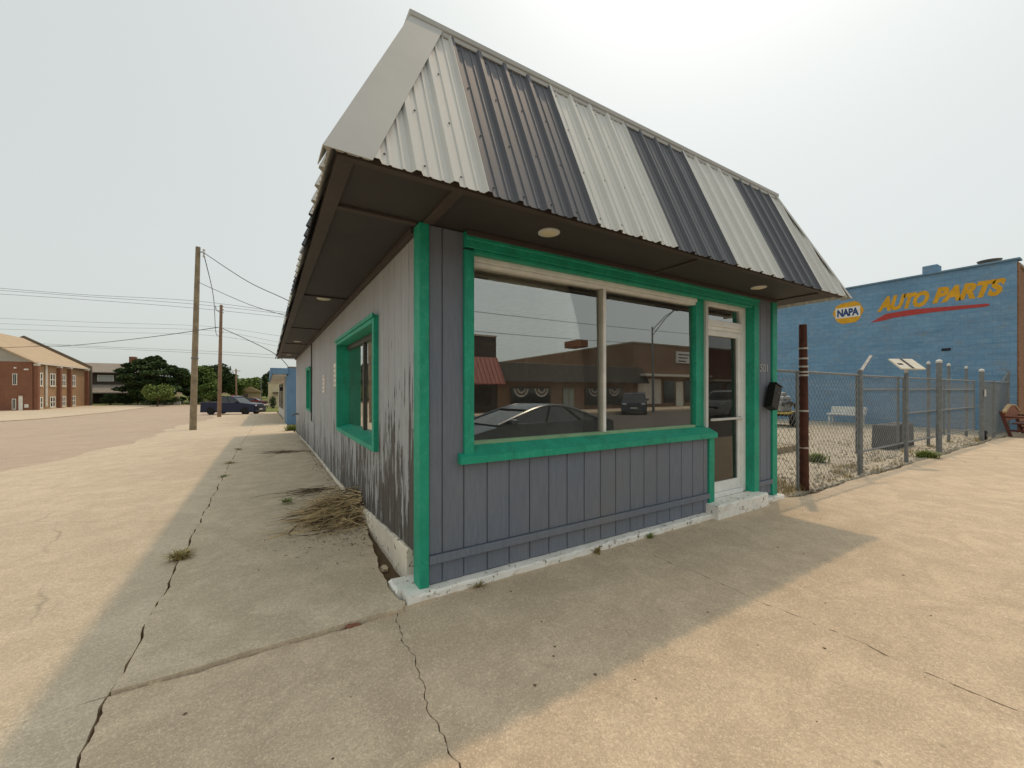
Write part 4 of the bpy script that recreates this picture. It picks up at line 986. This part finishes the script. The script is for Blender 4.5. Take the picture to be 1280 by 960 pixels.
# ------------------------------------------------------------------ trees and shrubs
def leafmat(name, c1, c2):
    m = N(name); oi = m.n('NewGeometry'); f = oi.outputs['Random Per Island']
    col = m.mix(f, lin(c1), lin(c2)); return m.fin(col, .85, 0, .12)
L_DARK = leafmat('leaf_cedar', '#2f3f2b', '#56683f'); L_MID = leafmat('leaf_mid', '#455a30', '#768a4b'); L_LITE = leafmat('leaf_light', '#5b6d3a', '#8f9c5c')
BARK = plain('bark', '#5a4a3b', .9, 0, .3, 4, .4)
def crown(mb, c, r, n, s, rnd, flat=.5):
    c = Vector(c)
    for i in range(n):
        d = Vector((rnd.gauss(0, 1), rnd.gauss(0, 1), rnd.gauss(0, 1))).normalized()*rnd.random()**.4
        p = c+Vector((d.x*r[0], d.y*r[1], d.z*r[2])); q = Euler((rnd.uniform(-.9, .9), rnd.uniform(-.9, .9), rnd.random()*6.3)).to_matrix()
        a = q @ Vector((s*rnd.uniform(.6, 1.2), 0, 0)); b = q @ Vector((0, s*rnd.uniform(.4, .9), 0)); e = q @ Vector((0, 0, s*.3))
        mb.add([p-a, p-b+e, p+a, p+b+e], [(0, 1, 2, 3)])
def tree(name, label, x, y, h, w_, trunk, mat, n, s, seed, group='trees behind the houses', layers=False, trunk_r=.3):
    rnd = random.Random(seed); z0 = G(y); t = thing(name, label, 'tree', (x, y, z0), 0, group); mb = MB()
    base = trunk*h
    tb = MB(); tb.tube([(x, y, z0-.2), (x+.1, y, z0+base), (x-.1, y+.1, z0+h*.6), (x, y, z0+h*.9)], [trunk_r, trunk_r*.8, trunk_r*.5, .05], 9)
    K = 38 if layers else 26
    for k in range(K):
        if layers:
            v = (k+.5)/K; zz = z0+base+(h-base)*v; rad = w_*.5*(math.sqrt(max(.05, 1-(v*1.02)**2.2)))*rnd.uniform(.75, 1.05)*(.72+.28*min(1, v*3))
            a = k*2.4; rr = rad*rnd.uniform(.3, .95); cx, cy = x+math.cos(a)*rr, y+math.sin(a)*rr
            r = (rad*.4, rad*.4, h*.06)
        else:
            a = rnd.random()*6.3; u = rnd.uniform(-.8, .85); rr = w_*.36*math.sqrt(1-u*u)*rnd.uniform(.6, 1.)
            cx, cy = x+math.cos(a)*rr, y+math.sin(a)*rr; zz = z0+base+(h-base)*(.5+u*.42); q = w_*rnd.uniform(.12, .22); r = (q, q, q*.8)
        tb.tube([(x, y, z0+base+(zz-z0-base)*.4), ((x+cx)/2, (y+cy)/2, (zz+z0+base)/2*.5+zz*.5), (cx, cy, zz)], [trunk_r*.35, trunk_r*.2, .03], 5)
        crown(mb, (cx, cy, zz), r, n//K, s, rnd)
    obj('trunk', tb, BARK, t, True); obj('crown', mb, mat, t, fix=False); return t
tree('cedar_tree', 'large dark spreading cedar with layered branches left of the first pole', -21.2, 106, 9.6, 15., .1, L_DARK, 17000, .3, 1, layers=True, trunk_r=.45)
tree('broad_tree', 'mid green tall tree between the cedar and the first pole', -15.0, 112, 9.0, 8.5, .1, L_MID, 8000, .3, 2)
tree('small_tree', 'small pale round tree in front of the cedar', -18.4, 94.5, 4.0, 5.4, .25, L_LITE, 4500, .2, 3, trunk_r=.14)
tree('broad_tree', 'dark broad tree between the two utility poles', -12.2, 121, 9.2, 9.5, .12, L_DARK, 9000, .32, 4)
tree('small_tree', 'bright green small tree between the two utility poles', -11.4, 101, 4.6, 4.0, .2, L_MID, 4500, .22, 5, trunk_r=.14)
tree('broad_tree', 'mid green tree just right of the second pole', -9.4, 128, 7.4, 7.0, .12, L_MID, 6000, .32, 6)
tree('broad_tree', 'low green tree behind the stop sign', -5.9, 150, 6.8, 8.5, .1, L_LITE, 6000, .36, 7)
tree('broad_tree', 'low rounded tree behind the small tan house', -3.2, 160, 6.6, 9.0, .1, L_MID, 6000, .36, 8)
tree('broad_tree', 'dark tall tree above the cream building', .6, 118, 8.6, 6.5, .15, L_DARK, 8000, .3, 9)
tree('broad_tree', 'distant tree top above the brown house roof', -33.5, 140, 9.5, 6, .2, L_MID, 5000, .34, 10)
def shrub(label, x, y, r, h, mat, seed, n=1800):
    rnd = random.Random(seed); z0 = G(y); t = thing('shrub', label, 'shrub', (x, y, z0), 0, 'shrubs by the brown house'); mb = MB(); tb = MB()
    for k in range(7):
        a = rnd.random()*6.3; cx, cy = x+math.cos(a)*r*.5*rnd.random(), y+math.sin(a)*r*.5; zz = z0+h*rnd.uniform(.35, .75)
        tb.tube([(x, y, z0-.1), (cx, cy, zz)], [.06, .02], 5); crown(mb, (cx, cy, zz), (r*.55, r*.55, h*.34), n//7, .14, rnd)
    obj('stems', tb, BARK, t); obj('foliage', mb, mat, t, fix=False)
shrub('dark shrub at the corner of the church hall', -27.4, 105.5, 1.7, 2.3, L_DARK, 1)
shrub('low wide shrub before the brown house porch', -25.6, 106.8, 1.9, 1.8, L_DARK, 2)
shrub('tall olive shrub before the brown house, left of the cedar', -23.6, 106.5, 1.8, 3.8, L_MID, 3)
shrub('low dark shrub under the cedar', -20.0, 101.8, 2.6, 1.5, L_DARK, 4)
shrub('low dark shrub beneath the small round tree', -17.4, 102.5, 2.6, 1.5, L_DARK, 5)
shrub('dark shrub right of the white utility box', -14.0, 104, 2.2, 2.0, L_DARK, 6)
shrub('low dark shrub behind the blue pickup bed', -10.6, 106, 2.4, 1.7, L_DARK, 7)
ub = thing('utility_box', 'white utility box with tan cap on the lawn edge', 'utility box', (-16.6, 99, -1.5))
obj('cabinet', MB().cbox(-17.2, -16.1, 101.6, 102.2, -1.6, -.4, .03), M_WHITE, ub); obj('cap', MB().cbox(-17.0, -16.3, 101.6, 102.2, -.399, .2, .05), plain('tan_cap', '#b5a184', .8), ub)

# ------------------------------------------------------------------ utility poles and wires
def wire(label, pts, r=.014, name='power_line', sag=0, group='overhead wires'):
    P = [Vector(p) for p in pts]; res = []
    for i in range(len(P)-1):
        p0 = P[max(i-1, 0)]; p1 = P[i]; p2 = P[i+1]; p3 = P[min(i+2, len(P)-1)]
        for k in range(8):
            t = k/8; res.append(.5*((2*p1)+(p2-p0)*t+(2*p0-5*p1+4*p2-p3)*t*t+(3*p1-p0-3*p2+p3)*t**3))
    res.append(P[-1]); return tag(obj(name, MB().tube(res, r, 5, False), WIRE, fix=False), label, 'wire', group)
p1 = thing('utility_pole', 'tall bare wooden utility pole standing on the pavement edge', 'utility pole', (-4.08, 21.92, -.5))
obj('shaft', MB().tube([(-4.08, 21.92, -.8), (-4.0, 21.88, 3), (-3.86, 21.78, 8.45)], [.15, .13, .1], 14), WOODPOLE, p1, True)
obj('bracket', MB().beam((-3.86, 21.75, 8.2), (-3.62, 21.62, 8.2), .04), GALV, p1)
for z in (8.3, 8.15, 8.0): obj('insulator', MB().lathe([(.03, z-.05), (.06, z-.02), (.03, z), (.06, z+.02), (.03, z+.05)], 10, (-3.62, 21.64, 0)), M_WHITE, p1)
obj('band', MB().lathe([(.152, 3.0), (.156, 3.03), (.152, 3.06)], 14, (-4.0, 21.88, 0)), GALV, p1)
p2 = thing('utility_pole', 'brown wooden utility pole with bracket arm beside the blue pickup', 'utility pole', (-4.49, 39.15, -.8))
obj('shaft', MB().tube([(-4.49, 39.15, -1.1), (-4.42, 39.1, 4), (-4.34, 39.06, 8.7)], [.155, .135, .105], 14), BROWNPOLE, p2, True)
obj('bracket', MB().tube([(-4.34, 39.06, 8.0), (-4.7, 39.2, 8.25), (-4.75, 39.22, 8.6)], .035, 6), GALV, p2)
for z in (8.55, 8.3, 8.05, 6.7, 6.4): obj('insulator', MB().lathe([(.03, z-.05), (.06, z-.02), (.03, z), (.06, z+.02), (.03, z+.05)], 10, (-4.2, 39.0, 0)), M_WHITE, p2)
fp = thing('utility_pole', 'thin distant utility pole right of the stop sign', 'utility pole', (-5.95, 88.07, -1.55))
obj('shaft', MB().tube([(-5.95, 88.07, -1.7), (-6.05, 88.14, 5.4)], [.16, .11], 8), BROWNPOLE, fp); obj('crossarm', MB().beam((-6.6, 87.8, 5.0), (-5.4, 88.4, 5.0), .1), BROWNPOLE, fp)
lp = thing('light_pole', 'thin pale light pole beside the cream building', 'light pole', (-2.0, 82, -1.55))
obj('shaft', MB().tube([(-2.0, 83, -1.6), (-2.0, 83, 3.2)], [.07, .05], 8), GALV, lp); obj('lamp_head', MB().cbox(-2.3, -1.9, 82.9, 83.1, 3.2, 3.3), GALV, lp)
wire('upper service wire from the bare pole down to the shop roof', [(-3.62, 21.64, 8.17), (-1.72, 18.72, 6.36), (-.11, 16.56, 5.21), (1.2, 14.9, 4.02)], .016)
wire('lower service wire from the bare pole down to the shop roof', [(-3.9, 21.79, 6.76), (-1.72, 18.72, 5.35), (-.17, 16.6, 4.59), (.8, 15.0, 4.02)], .012)
wire('slack cable hanging from the bare pole to the brown pole', [(-3.62, 21.64, 8.09), (-4.1, 30.85, 7.75), (-4.72, 39.29, 6.33), (-4.37, 39.08, 6.06)], .02)
def far(lbl, pts, r): 
    a, b = Vector(pts[0]), Vector(pts[1]); c, d = Vector(pts[-2]), Vector(pts[-1])
    wire(lbl, [a+(a-b)*1.2]+list(pts)+[d+(d-c)*.8], r)
far('topmost of the far wires crossing behind both poles', [(-29.75, 67.46, 13.2), (-19.0, 60.9, 12.21), (-8.09, 54.24, 11.49), (.98, 48.7, 10.14)], .017)
far('second far wire from the top crossing behind both poles', [(-30.39, 69.02, 13.18), (-19.4, 62.31, 12.26), (-8.25, 55.51, 11.34), (1.02, 49.85, 10.15)], .017)
far('third far wire from the top crossing behind both poles', [(-30.07, 68.24, 12.6), (-19.2, 61.6, 11.78), (-8.17, 54.87, 10.78), (1.0, 49.28, 9.69)], .017)
far('upper wire of the middle group crossing above the hall roof', [(-39.35, 90.89, 12.42), (-22.96, 80.89, 11.58), (-8.62, 72.14, 10.98), (.6, 66.51, 9.54)], .015)
far('middle wire of the middle group crossing above the hall roof', [(-39.35, 90.89, 11.58), (-22.96, 80.89, 10.86), (-8.62, 72.14, 10.38), (.6, 66.51, 8.58)], .015)
far('lower wire of the middle group crossing above the hall roof', [(-39.99, 92.45, 10.89), (-23.33, 82.28, 10.28), (-8.75, 73.39, 9.8), (.62, 67.66, 8.09)], .015)
far('upper wire of the lowest pair over the trees', [(-45.75, 106.51, 10.18), (-26.63, 94.84, 9.06), (-9.9, 84.63, 8.22), (.86, 78.07, 7.52)], .02)
far('lower wire of the lowest pair over the trees', [(-45.75, 106.51, 9.76), (-26.63, 94.84, 8.78), (-9.9, 84.63, 7.8), (.86, 78.07, 6.96)], .02)
wire('heavy cable sagging from the hall to the brown pole', [(-38.6, 87.1, 9.0), (-35.83, 84.06, 7.44), (-26.24, 73.52, 7.12), (-20.2, 65.14, 6.88), (-11.09, 51.39, 6.91), (-4.55, 39.2, 6.8)], .03)
wire('cable dropping from the brown pole to the neighbour roof', [(-4.2, 38.98, 6.67), (-2.31, 35.48, 5.47), (-.38, 31.96, 4.08), (.5, 30.5, 2.9)], .025)

# ------------------------------------------------------------------ neighbours along the side street
nb = thing('blue_neighbour_shop', 'low shop with blue end wall and white front beyond the grey shop', 'building', (0, 24, -.5))
NB = plain('neighbour_blue', '#6b8dac', .7, 0, .1, 2, .2); NW = plain('neighbour_white', '#cfcac0', .7, 0, .1, 2, .2)
obj('end_wall', MB().box(.05, 8, 24, 24.2, -1, 2.75), NB, nb); obj('front_wall', MB().box(.05, .3, 24.201, 48, -1.5, 2.7), NW, nb)
obj('corner_board', MB().box(-.02, .0495, 24.0, 26.2, -1, 2.6), NB, nb)
obj('canopy', MB().cbox(-.75, .049, 24.0, 47.5, 2.3, 2.5, .01), NW, nb); obj('canopy_fascia', MB().cbox(-.85, -.751, 23.9, 47.6, 2.25, 2.75, .01), NB, nb)
obj('canopy_fascia', MB().cbox(-.75, .049, 23.86, 23.9995, 2.4, 2.75, .01), NB, nb); obj('roof', MB().box(.05, 8, 24, 48, 2.751, 2.85), plain('roof_felt3', '#77736b', .9), nb)
for y in (27.5, 31.5, 36, 41):
    f_ = put('window', MB().box(0, .0495, y, y+1.6, .1-.02*(y-27), 2.0).mesh('frame', plain('dark_frame', '#5b564d', .6)), nb); obj('pane', MB().box(-.015, -.0005, y+.1, y+1.5, .2-.02*(y-27), 1.9), FARGLASS, f_)
obj('wall_lamp', MB().cbox(-.15, .0495, 34.2, 34.4, 1.4, 1.7), BLACK, nb)
obj('downpipe', MB().tube([(-.06, 26.6, 2.3), (-.06, 26.6, -.6)], .05, 8), NW, nb)
cb_ = thing('cream_building', 'plain cream block building at the end of the pavement', 'building', (-.5, 76, -1.5))
obj('wall', MB().box(-.9, 9, 76, 92, -1.6, 2.6), plain('cream_wall', '#cbbd9c', .8, 0, .08, 1.5), cb_); obj('parapet_cap', MB().cbox(-1.0, 9.1, 75.9, 92.1, 2.601, 2.75), plain('cream_cap', '#b5a98c', .8), cb_)
obj('awning', MB().cbox(-.3, 1.4, 75.2, 75.999, .9, 1.05), HD, cb_)
pl_ = thing('dark_planter_bush', 'dark bush against the cream building front', 'shrub', (-.4, 74, -1.5)); mb = MB(); crown(mb, (-.3, 70, -.5), (.5, .5, 1.0), 500, .12, random.Random(3)); obj('foliage', mb, L_DARK, pl_, fix=False)
sh = thing('tan_house', 'small tan gabled house far behind the pickup', 'house', (-5.2, 129, -1.5))
obj('wall', MB().box(-7.6, -2.7, 129, 136, -1.6, .8), plain('tan_wall', '#b7a184', .8), sh)
mb = MB(); mb.add([(-8.2, 128.4, .8), (-2.2, 128.4, .8), (-5.2, 128.4, 2.3), (-8.2, 136.5, .8), (-2.2, 136.5, .8), (-5.2, 136.5, 2.3)], [(0,1,2),(5,4,3),(0,3,4,1),(1,4,5,2),(2,5,3,0)]); obj('roof', mb, plain('tan_roof2', '#a38a6c', .8), sh)
obj('window', MB().box(-6.6, -5.6, 128.9, 128.9995, -.6, .3), FARGLASS, sh)
ss = thing('stop_sign', 'red octagonal stop sign above the blue pickup', 'stop sign', (-5.59, 72.63, -1.5))
obj('post', MB().tube([(-5.59, 72.63, -1.6), (-5.59, 72.63, .6)], .04, 6), GALV, ss)
oct_ = [(.41*math.cos(R_(22.5+45*k)), .41*math.sin(R_(22.5+45*k))) for k in range(8)]
Mo = Matrix.Translation((-5.59, 72.5, .26))
mb = MB(); mb.prism([(a*1.07, b*1.07) for a, b in oct_], -.02, 0, 'y'); obj('border', mb.xf(Mo), M_WHITE, ss)
mb = MB(); mb.prism(oct_, -.03, -.021, 'y'); pf = obj('face', mb.xf(Mo), plain('stop_red', '#b3302c', .5), ss)
text_mesh('STOP', .3, .002, M_WHITE, 'lettering', Matrix.Translation((-5.93, 72.46, .16)) @ Matrix.Rotation(R_(90), 4, 'X'), ss)

# ------------------------------------------------------------------ vehicles
def arch(cx, r, z0, n=8): return [(cx+r*math.cos(math.pi*k/n), z0+r*math.sin(math.pi*k/n)) for k in range(n+1)]
def car(name, label, cat, loc, rz, paint, body, wheels, wr, W, green, roof_z, belt_in=.06, roof_in=.2, bed=None, rim=RIM, lights=True, group='vehicles'):
    """x forward. body: upper outline (x,z) front to rear; green: bottom front/rear x, top front/rear x"""
    t = thing(name, label, cat, loc, rz, group, local=True)
    zb = wr*.62
    xf_, xr_ = body[0][0], body[-1][0]; low = []
    for cx in sorted(wheels): low += [(p, q) for p, q in reversed(arch(cx, wr*1.16, zb))]
    poly = [(xf_, zb)] + body + [(xr_, zb)] + low
    hw = W/2; cxm = (xf_+xr_)/2; czm = sum(p[1] for p in body)/len(body)*.7
    V = []; F = []; n = len(poly)
    for y, k in ((-hw, .965), (-hw+.07, 1.), (hw-.07, 1.), (hw, .965)):
        V += [(cxm+(x-cxm)*(k if k == 1 else .985), y, czm+(z-czm)*k if z > zb+.01 else z) for x, z in poly]
    for j in range(3): F += [(j*n+i, j*n+(i+1) % n, (j+1)*n+(i+1) % n, (j+1)*n+i) for i in range(n)]
    F += [tuple(range(n)), tuple(reversed(range(3*n, 4*n)))]
    obj('body', MB().add(V, F), paint, t, True)
    # greenhouse
    gb0, gb1, gt0, gt1, zbelt = green; a = hw-belt_in; b = hw-roof_in; zt = roof_z
    K = [(gb0, zbelt), (gt0, zt-.09), ((gt0+gt1)/2, zt), (gt1, zt-.09), (gb1, zbelt)]; cv = []
    for i in range(4):
        p0, p1, p2, p3 = (Vector(K[max(i-1, 0)]), Vector(K[i]), Vector(K[i+1]), Vector(K[min(i+2, 4)]))
        for k in range(7):
            u = k/7; cv.append(.5*((2*p1)+(p2-p0)*u+(2*p0-5*p1+4*p2-p3)*u*u+(3*p1-p0-3*p2+p3)*u**3))
    cv.append(Vector(K[-1])); n = len(cv)
    hy = lambda z: lerp(a, b, (z-zbelt)/(zt-zbelt))
    V = [(p.x, -hy(p.y), p.y) for p in cv]+[(p.x, hy(p.y), p.y) for p in cv]
    F = [tuple(range(n)), tuple(reversed(range(n, 2*n)))]+[(i, n+i, n+i+1, i+1) for i in range(n-1)]+[(n-1, 2*n-1, n, 0)]
    obj('windows', MB().add(V, F), CARGLASS, t)
    rf = [p for p in cv if gt1-.15 <= p.x <= gt0+.15]; m_ = len(rf); V = []
    for off in (.014, -.004):
        for sg_ in (-1, -.8, .8, 1):
            V += [(p.x, sg_*(hy(p.y)+.01), p.y+off+(.02 if abs(sg_) < 1 and off > 0 else 0)) for p in rf]
    F = []
    for j in range(3): F += [(j*m_+i, j*m_+i+1, (j+1)*m_+i+1, (j+1)*m_+i) for i in range(m_-1)]+[(4*m_+j*m_+i, 4*m_+(j+1)*m_+i, 4*m_+(j+1)*m_+i+1, 4*m_+j*m_+i+1) for i in range(m_-1)]
    for i in range(m_-1): F += [(i, 4*m_+i, 4*m_+i+1, i+1), (3*m_+i, 3*m_+i+1, 7*m_+i+1, 7*m_+i)]
    obj('roof', MB().add(V, F), paint, t, True)
    for s_ in (-1, 1):
        obj('roof_rail', MB().tube([(p.x, s_*(hy(p.y)+.005), p.y) for p in cv], .035, 6), paint, t, True)
    for s_ in (-1, 1):
        A, B = s_*(a+.008), s_*(b+.008)
        for fr in ((.47,) if gb0-gb1 < 2.6 else (.42, .78)):
            xb = lerp(gb0, gb1, fr); xt_ = lerp(gt0, gt1, fr); obj('pillar', MB().beam((xb, A, zbelt), (xt_, B, zt-.03), .05, .04), BLACK, t)
            obj('handle', MB().cbox(xb+.1, xb+.26, min(s_*hw, s_*(hw+.02)), max(s_*hw, s_*(hw+.02)), zbelt-.12, zbelt-.09), paint, t)
        obj('trim_strip', MB().beam((gb0-.3, s_*(a+.012), zbelt+.012), (gb1+.05, s_*(a+.012), zbelt+.012), .012, .03), RIM, t)
        obj('mirror', MB().cbox(gb0-.45, gb0-.28, min(s_*(hw-.02), s_*(hw+.16)), max(s_*(hw-.02), s_*(hw+.16)), zbelt, zbelt+.14, .03), paint, t)
        for cx in wheels:
            w_ = put('wheel', MB().lathe([(wr*.66, -.11), (wr*.95, -.11), (wr, -.07), (wr, .07), (wr*.95, .11), (wr*.66, .11)], 24, (cx, s_*(hw-.11), wr), 'y').mesh('tyre', TYRE, True), t)
            w_['local'] = 1
            mb = MB().lathe([(wr*.66, -.09), (wr*.66, .09)], 24, (cx, s_*(hw-.1), wr), 'y')
            for k in range(5):
                an = k*2*math.pi/5; mb.beam((cx, s_*(hw-.005), wr), (cx+wr*.6*math.cos(an), s_*(hw-.005), wr+wr*.6*math.sin(an)), .06, .02, (0, 1, 0))
            obj('rim', mb, rim, w_)
        if lights:
            fz = body[1][1]-.12
            obj('headlight', MB().cbox(xf_-.22, xf_+.012, min(s_*(hw-.42), s_*(hw-.1)), max(s_*(hw-.42), s_*(hw-.1)), fz-.08, fz+.06, .03), plain('headlight', '#d6d8d8', .15), t)
            obj('taillight', MB().cbox(xr_-.012, xr_+.12, min(s_*(hw-.3), s_*(hw-.06)), max(s_*(hw-.3), s_*(hw-.06)), body[-2][1]-.28, body[-2][1]-.06, .02), plain('taillight', '#8c1f1c', .3), t)
    obj('front_bumper', MB().cbox(xf_-.06, xf_+.05, -hw+.06, hw-.06, zb+.02, zb+.24, .04), BLACK if bed else paint, t)
    obj('rear_bumper', MB().cbox(xr_-.05, xr_+.06, -hw+.06, hw-.06, zb+.02, zb+.24, .04), BLACK if bed else paint, t)
    obj('grille', MB().cbox(xf_-.02, xf_+.03, -hw*.5, hw*.5, body[0][1]-.02, body[0][1]+.16, .02), BLACK, t)
    obj('number_plate', MB().cbox(xf_+.031, xf_+.055, -.26, .26, zb+.26, zb+.4), M_WHITE, t)
    if bed:
        x0, x1, z = bed; obj('bed_cover', MB().cbox(x1+.06, x0-.06, -hw+.1, hw-.1, z+.001, z+.04), BLACK, t)
    return t
BLUEP = plain('navy_paint', '#0d1a38', .35, .0, .05, 2, 0, 5, .4); GREYP = plain('slate_paint', '#4a5560', .22, .4, .05, 2, 0, 5, .7)
SILV = plain('silver_paint', '#b9bcbd', .25, .5, .05, 2, 0, 5, .7); DKP = plain('dark_suv_paint', '#3b4350', .25, .4, .05, 2, 0, 5, .7)
ang = math.atan2(47.98-50.98, -1.68+6.6)
car('pickup_truck', 'dark blue crew cab pickup parked beyond the second pole', 'pickup', (-4.15, 49.9, G(49.9)-.02), ang, BLUEP,
    [(2.95, .75), (2.93, 1.12), (1.75, 1.27), (1.2, 1.3), (-1.1, 1.3), (-1.15, 1.28), (-2.8, 1.3), (-2.85, .8)], (1.9, -1.75), .42, 2.0, (1.35, -1.05, .55, -.85, 1.28), 1.95, bed=(-1.2, -2.8, 1.3), rim=RIM_DK)
SZ = -.2
car('sedan', 'dark grey sedan parked at the kerb, mirrored in the shop window', 'car', (5.0, -6.0, SZ), math.pi, GREYP,
    [(2.42, .5), (2.38, .68), (1.6, .86), (1.15, .95), (-1.5, .98), (-2.2, 1.0), (-2.4, .92), (-2.43, .55)], (1.45, -1.4), .34, 1.85, (1.35, -2.0, .25, -1.0, .94), 1.38)
car('suv', 'dark slate sport utility vehicle parked across the street, mirrored in the window', 'car', (25.4, -20.3, SZ), R_(140), DKP,
    [(2.35, .6), (2.32, 1.0), (1.5, 1.12), (1.1, 1.15), (-2.2, 1.15), (-2.32, .7)], (1.45, -1.4), .37, 1.95, (1.2, -2.15, .5, -1.9, 1.13), 1.75)
car('suv', 'silver sport utility vehicle in the street, mirrored in the door glass', 'car', (27.6, -13.7, SZ), R_(172), SILV,
    [(2.45, .6), (2.42, 1.05), (1.5, 1.17), (1.1, 1.2), (-2.3, 1.2), (-2.42, .7)], (1.5, -1.5), .38, 1.95, (1.2, -2.25, .5, -2.0, 1.18), 1.85)
far_car = car('parked_car', 'dark red car far behind the pickup near the tan house', 'car', (-3.3, 92, G(92)), R_(-20), plain('dark_red_paint', '#6b2622', .3),
    [(2.2, .5), (2.2, .75), (1.1, .92), (-2.1, .95), (-2.2, .55)], (1.35, -1.35), .33, 1.8, (1.1, -1.8, .4, -1.2, .9), 1.42)

# ------------------------------------------------------------------ far side of the main street (seen mirrored in the glass)
FB = -28.
RBRICK = brick_mat('street_brick', '#86664f', '#745541', '#8f7f70'); RBRICK2 = brick_mat('street_red_brick', '#7c3a2a', '#6a2f22', '#7a5c4c')
def across(name, label, x0, x1, z1, mat, depth=14):
    t = thing(name, label, 'building', ((x0+x1)/2, FB, 0)); obj('wall', MB().box(x0, x1, FB-depth, FB, -.3, z1), mat, t)
    obj('parapet_cap', MB().cbox(x0-.05, x1+.05, FB-depth-.05, FB+.06, z1+.001, z1+.15), plain('cap_stone', '#a89c88', .8), t); return t
a1 = across('awning_shop', 'dark shop with red metal awning across the street', -6, 16.4, 6.6, plain('dark_wood_front', '#3a302a', .8, 0, .15, 2))
mb = MB(); mb.prism([(FB+.001, 2.6), (FB+1.8, 2.35), (FB+1.8, 2.42), (FB+.35, 4.75), (FB+.001, 4.75)], 2, 16.3, 'x'); aw = obj('awning', mb, plain('red_awning', '#84403a', .5), a1)
for k in range(36): obj('awning_rib', MB().beam((2.2+k*.4, FB+1.81, 2.44), (2.2+k*.4, FB+.36, 4.77), .05, .04), plain('red_awning', '#84403a', .5), aw)
for x in (3, 7, 11, 13.6): f_ = put('window', MB().box(x, x+2.4, FB+.001, FB+.06, .4, 2.3).mesh('frame', HD), a1); obj('pane', MB().box(x+.1, x+2.3, FB+.061, FB+.07, .5, 2.2), FARGLASS, f_)
a2 = across('mansard_shop', 'low brick shop with dark shingled mansard across the street', 16.5, 33.9, 4.3, RBRICK, 12)
mb = MB(); mb.prism([(FB+.001, 2.65), (FB+1.3, 2.6), (FB+1.3, 2.7), (FB+.3, 4.4), (FB+.001, 4.4)], 16.5, 35, 'x'); obj('mansard', mb, plain('dark_shingle', '#3d3a37', .85, 0, .25, 5, .4), a2)
for (x0, x1, z0, z1) in ((17.8, 22.4, .5, 2.2), (26.7, 29.3, .3, 2.2), (29.5, 32.2, .3, 2.2)):
    f_ = put('window', MB().box(x0, x1, FB+.001, FB+.08, z0, z1).mesh('frame', HD), a2); obj('pane', MB().box(x0+.12, x1-.12, FB+.081, FB+.09, z0+.12, z1-.12), FARGLASS, f_)
    nb_ = 2 if x1-x0 > 4 else 1
    for k in range(nb_):
        cx = x0+(x1-x0)*(k+.5)/nb_
        for j, (rr, hx) in enumerate(((.8, '#bdb9b0'), (.64, '#5a4a4c'), (.46, '#bdb9b0'), (.3, '#3a4150'))):
            mb = MB(); mb.prism([(cx+rr*math.cos(math.pi+math.pi*q/12), z1-.15+rr*math.sin(math.pi+math.pi*q/12)) for q in range(13)], FB+.1+j*.01, FB+.109+j*.01, 'y'); obj('bunting', mb, plain('bunting'+hx, hx, .8), f_)
f_ = put('door', MB().box(23.8, 25.3, FB+.001, FB+.08, -.05, 2.2).mesh('door', plain('grey_door', '#6b6a62', .5)), a2)
for k in range(2): obj('pane', MB().box(23.95+k*.7, 24.5+k*.7, FB+.081, FB+.09, .3, 2.0), plain('pale_pane2', '#8b938e', .3), f_)
a3 = across('tall_brick_shop', 'tall tan brick shop with pale canopy and sign across the street', 33.95, 46.4, 7.2, RBRICK, 30)
obj('canopy', MB().cbox(34.1, 46.3, FB+.001, FB+1.6, 3.45, 3.68), plain('canopy_white', '#c9c5ba', .6), a3)
sg = obj('sign', MB().cbox(41.3, 44, FB+.001, FB+.2, 5.2, 6.6), M_WHITE, a3)
for k in range(3): obj('sign_mark', MB().box(41.6, 43.7-.3*k, FB+.2005, FB+.21, 6.15-k*.4, 6.3-k*.4), BLACK, sg)
for (x0, x1, z0, z1, mt) in ((34.6, 38.5, .3, 3.2, NW), (39, 41, .4, 3, FARGLASS), (41.3, 42.6, -.05, 2.9, WW), (43, 46, .4, 3, FARGLASS)): obj('shopfront', MB().cbox(x0, x1, FB+.001, FB+.07, z0, z1), mt, a3)
hv = obj('rooftop_unit', MB().cbox(31.4, 33.2, -37, -34.5, 7.36, 8.2, .05), plain('rust_unit', '#7a4a30', .8), a3)
a4 = across('red_brick_shop', 'red brick shop at the right end of the far street side', 46.5, 66, 7.3, RBRICK2, 14)
obj('canopy', MB().cbox(46.6, 65.9, FB+.001, FB+1.6, 3.0, 3.2), plain('canopy_white', '#c9c5ba', .6), a4)
for x in (47.5, 52, 57, 61): obj('shopfront', MB().cbox(x, x+3.4, FB+.001, FB+.07, .3, 2.8), FARGLASS, a4)
sl_ = thing('street_lamp', 'tall grey street lamp with truss arm across the street', 'street lamp', (28.6, -21.0, -.2))
obj('shaft', MB().tube([(28.6, -21.0, -.3), (28.6, -21.0, 7.5)], [.12, .07], 12), GALV, sl_, True)
for dz in (0, .5): obj('arm', MB().tube([(28.6, -21.0, 6.7+dz), (29.8, -20.6, 8.2+dz*.5), (30.8, -20.3, 9.1)], .04, 6), GALV, sl_, True)
obj('lamp_head', MB().cbox(30.6, 31.3, -20.4, -20.1, 9.05, 9.2, .03), GALV, sl_)
wire('main street wire mirrored in the shop window, upper', [(-30, -24.5, 8.6), (10, -24.5, 7.9), (40, -24.5, 8.1), (80, -24.5, 8.8)], .02)
wire('main street wire mirrored in the shop window, lower', [(-30, -24.0, 7.2), (10, -24.0, 6.3), (40, -24.0, 6.6), (80, -24.0, 7.2)], .02)
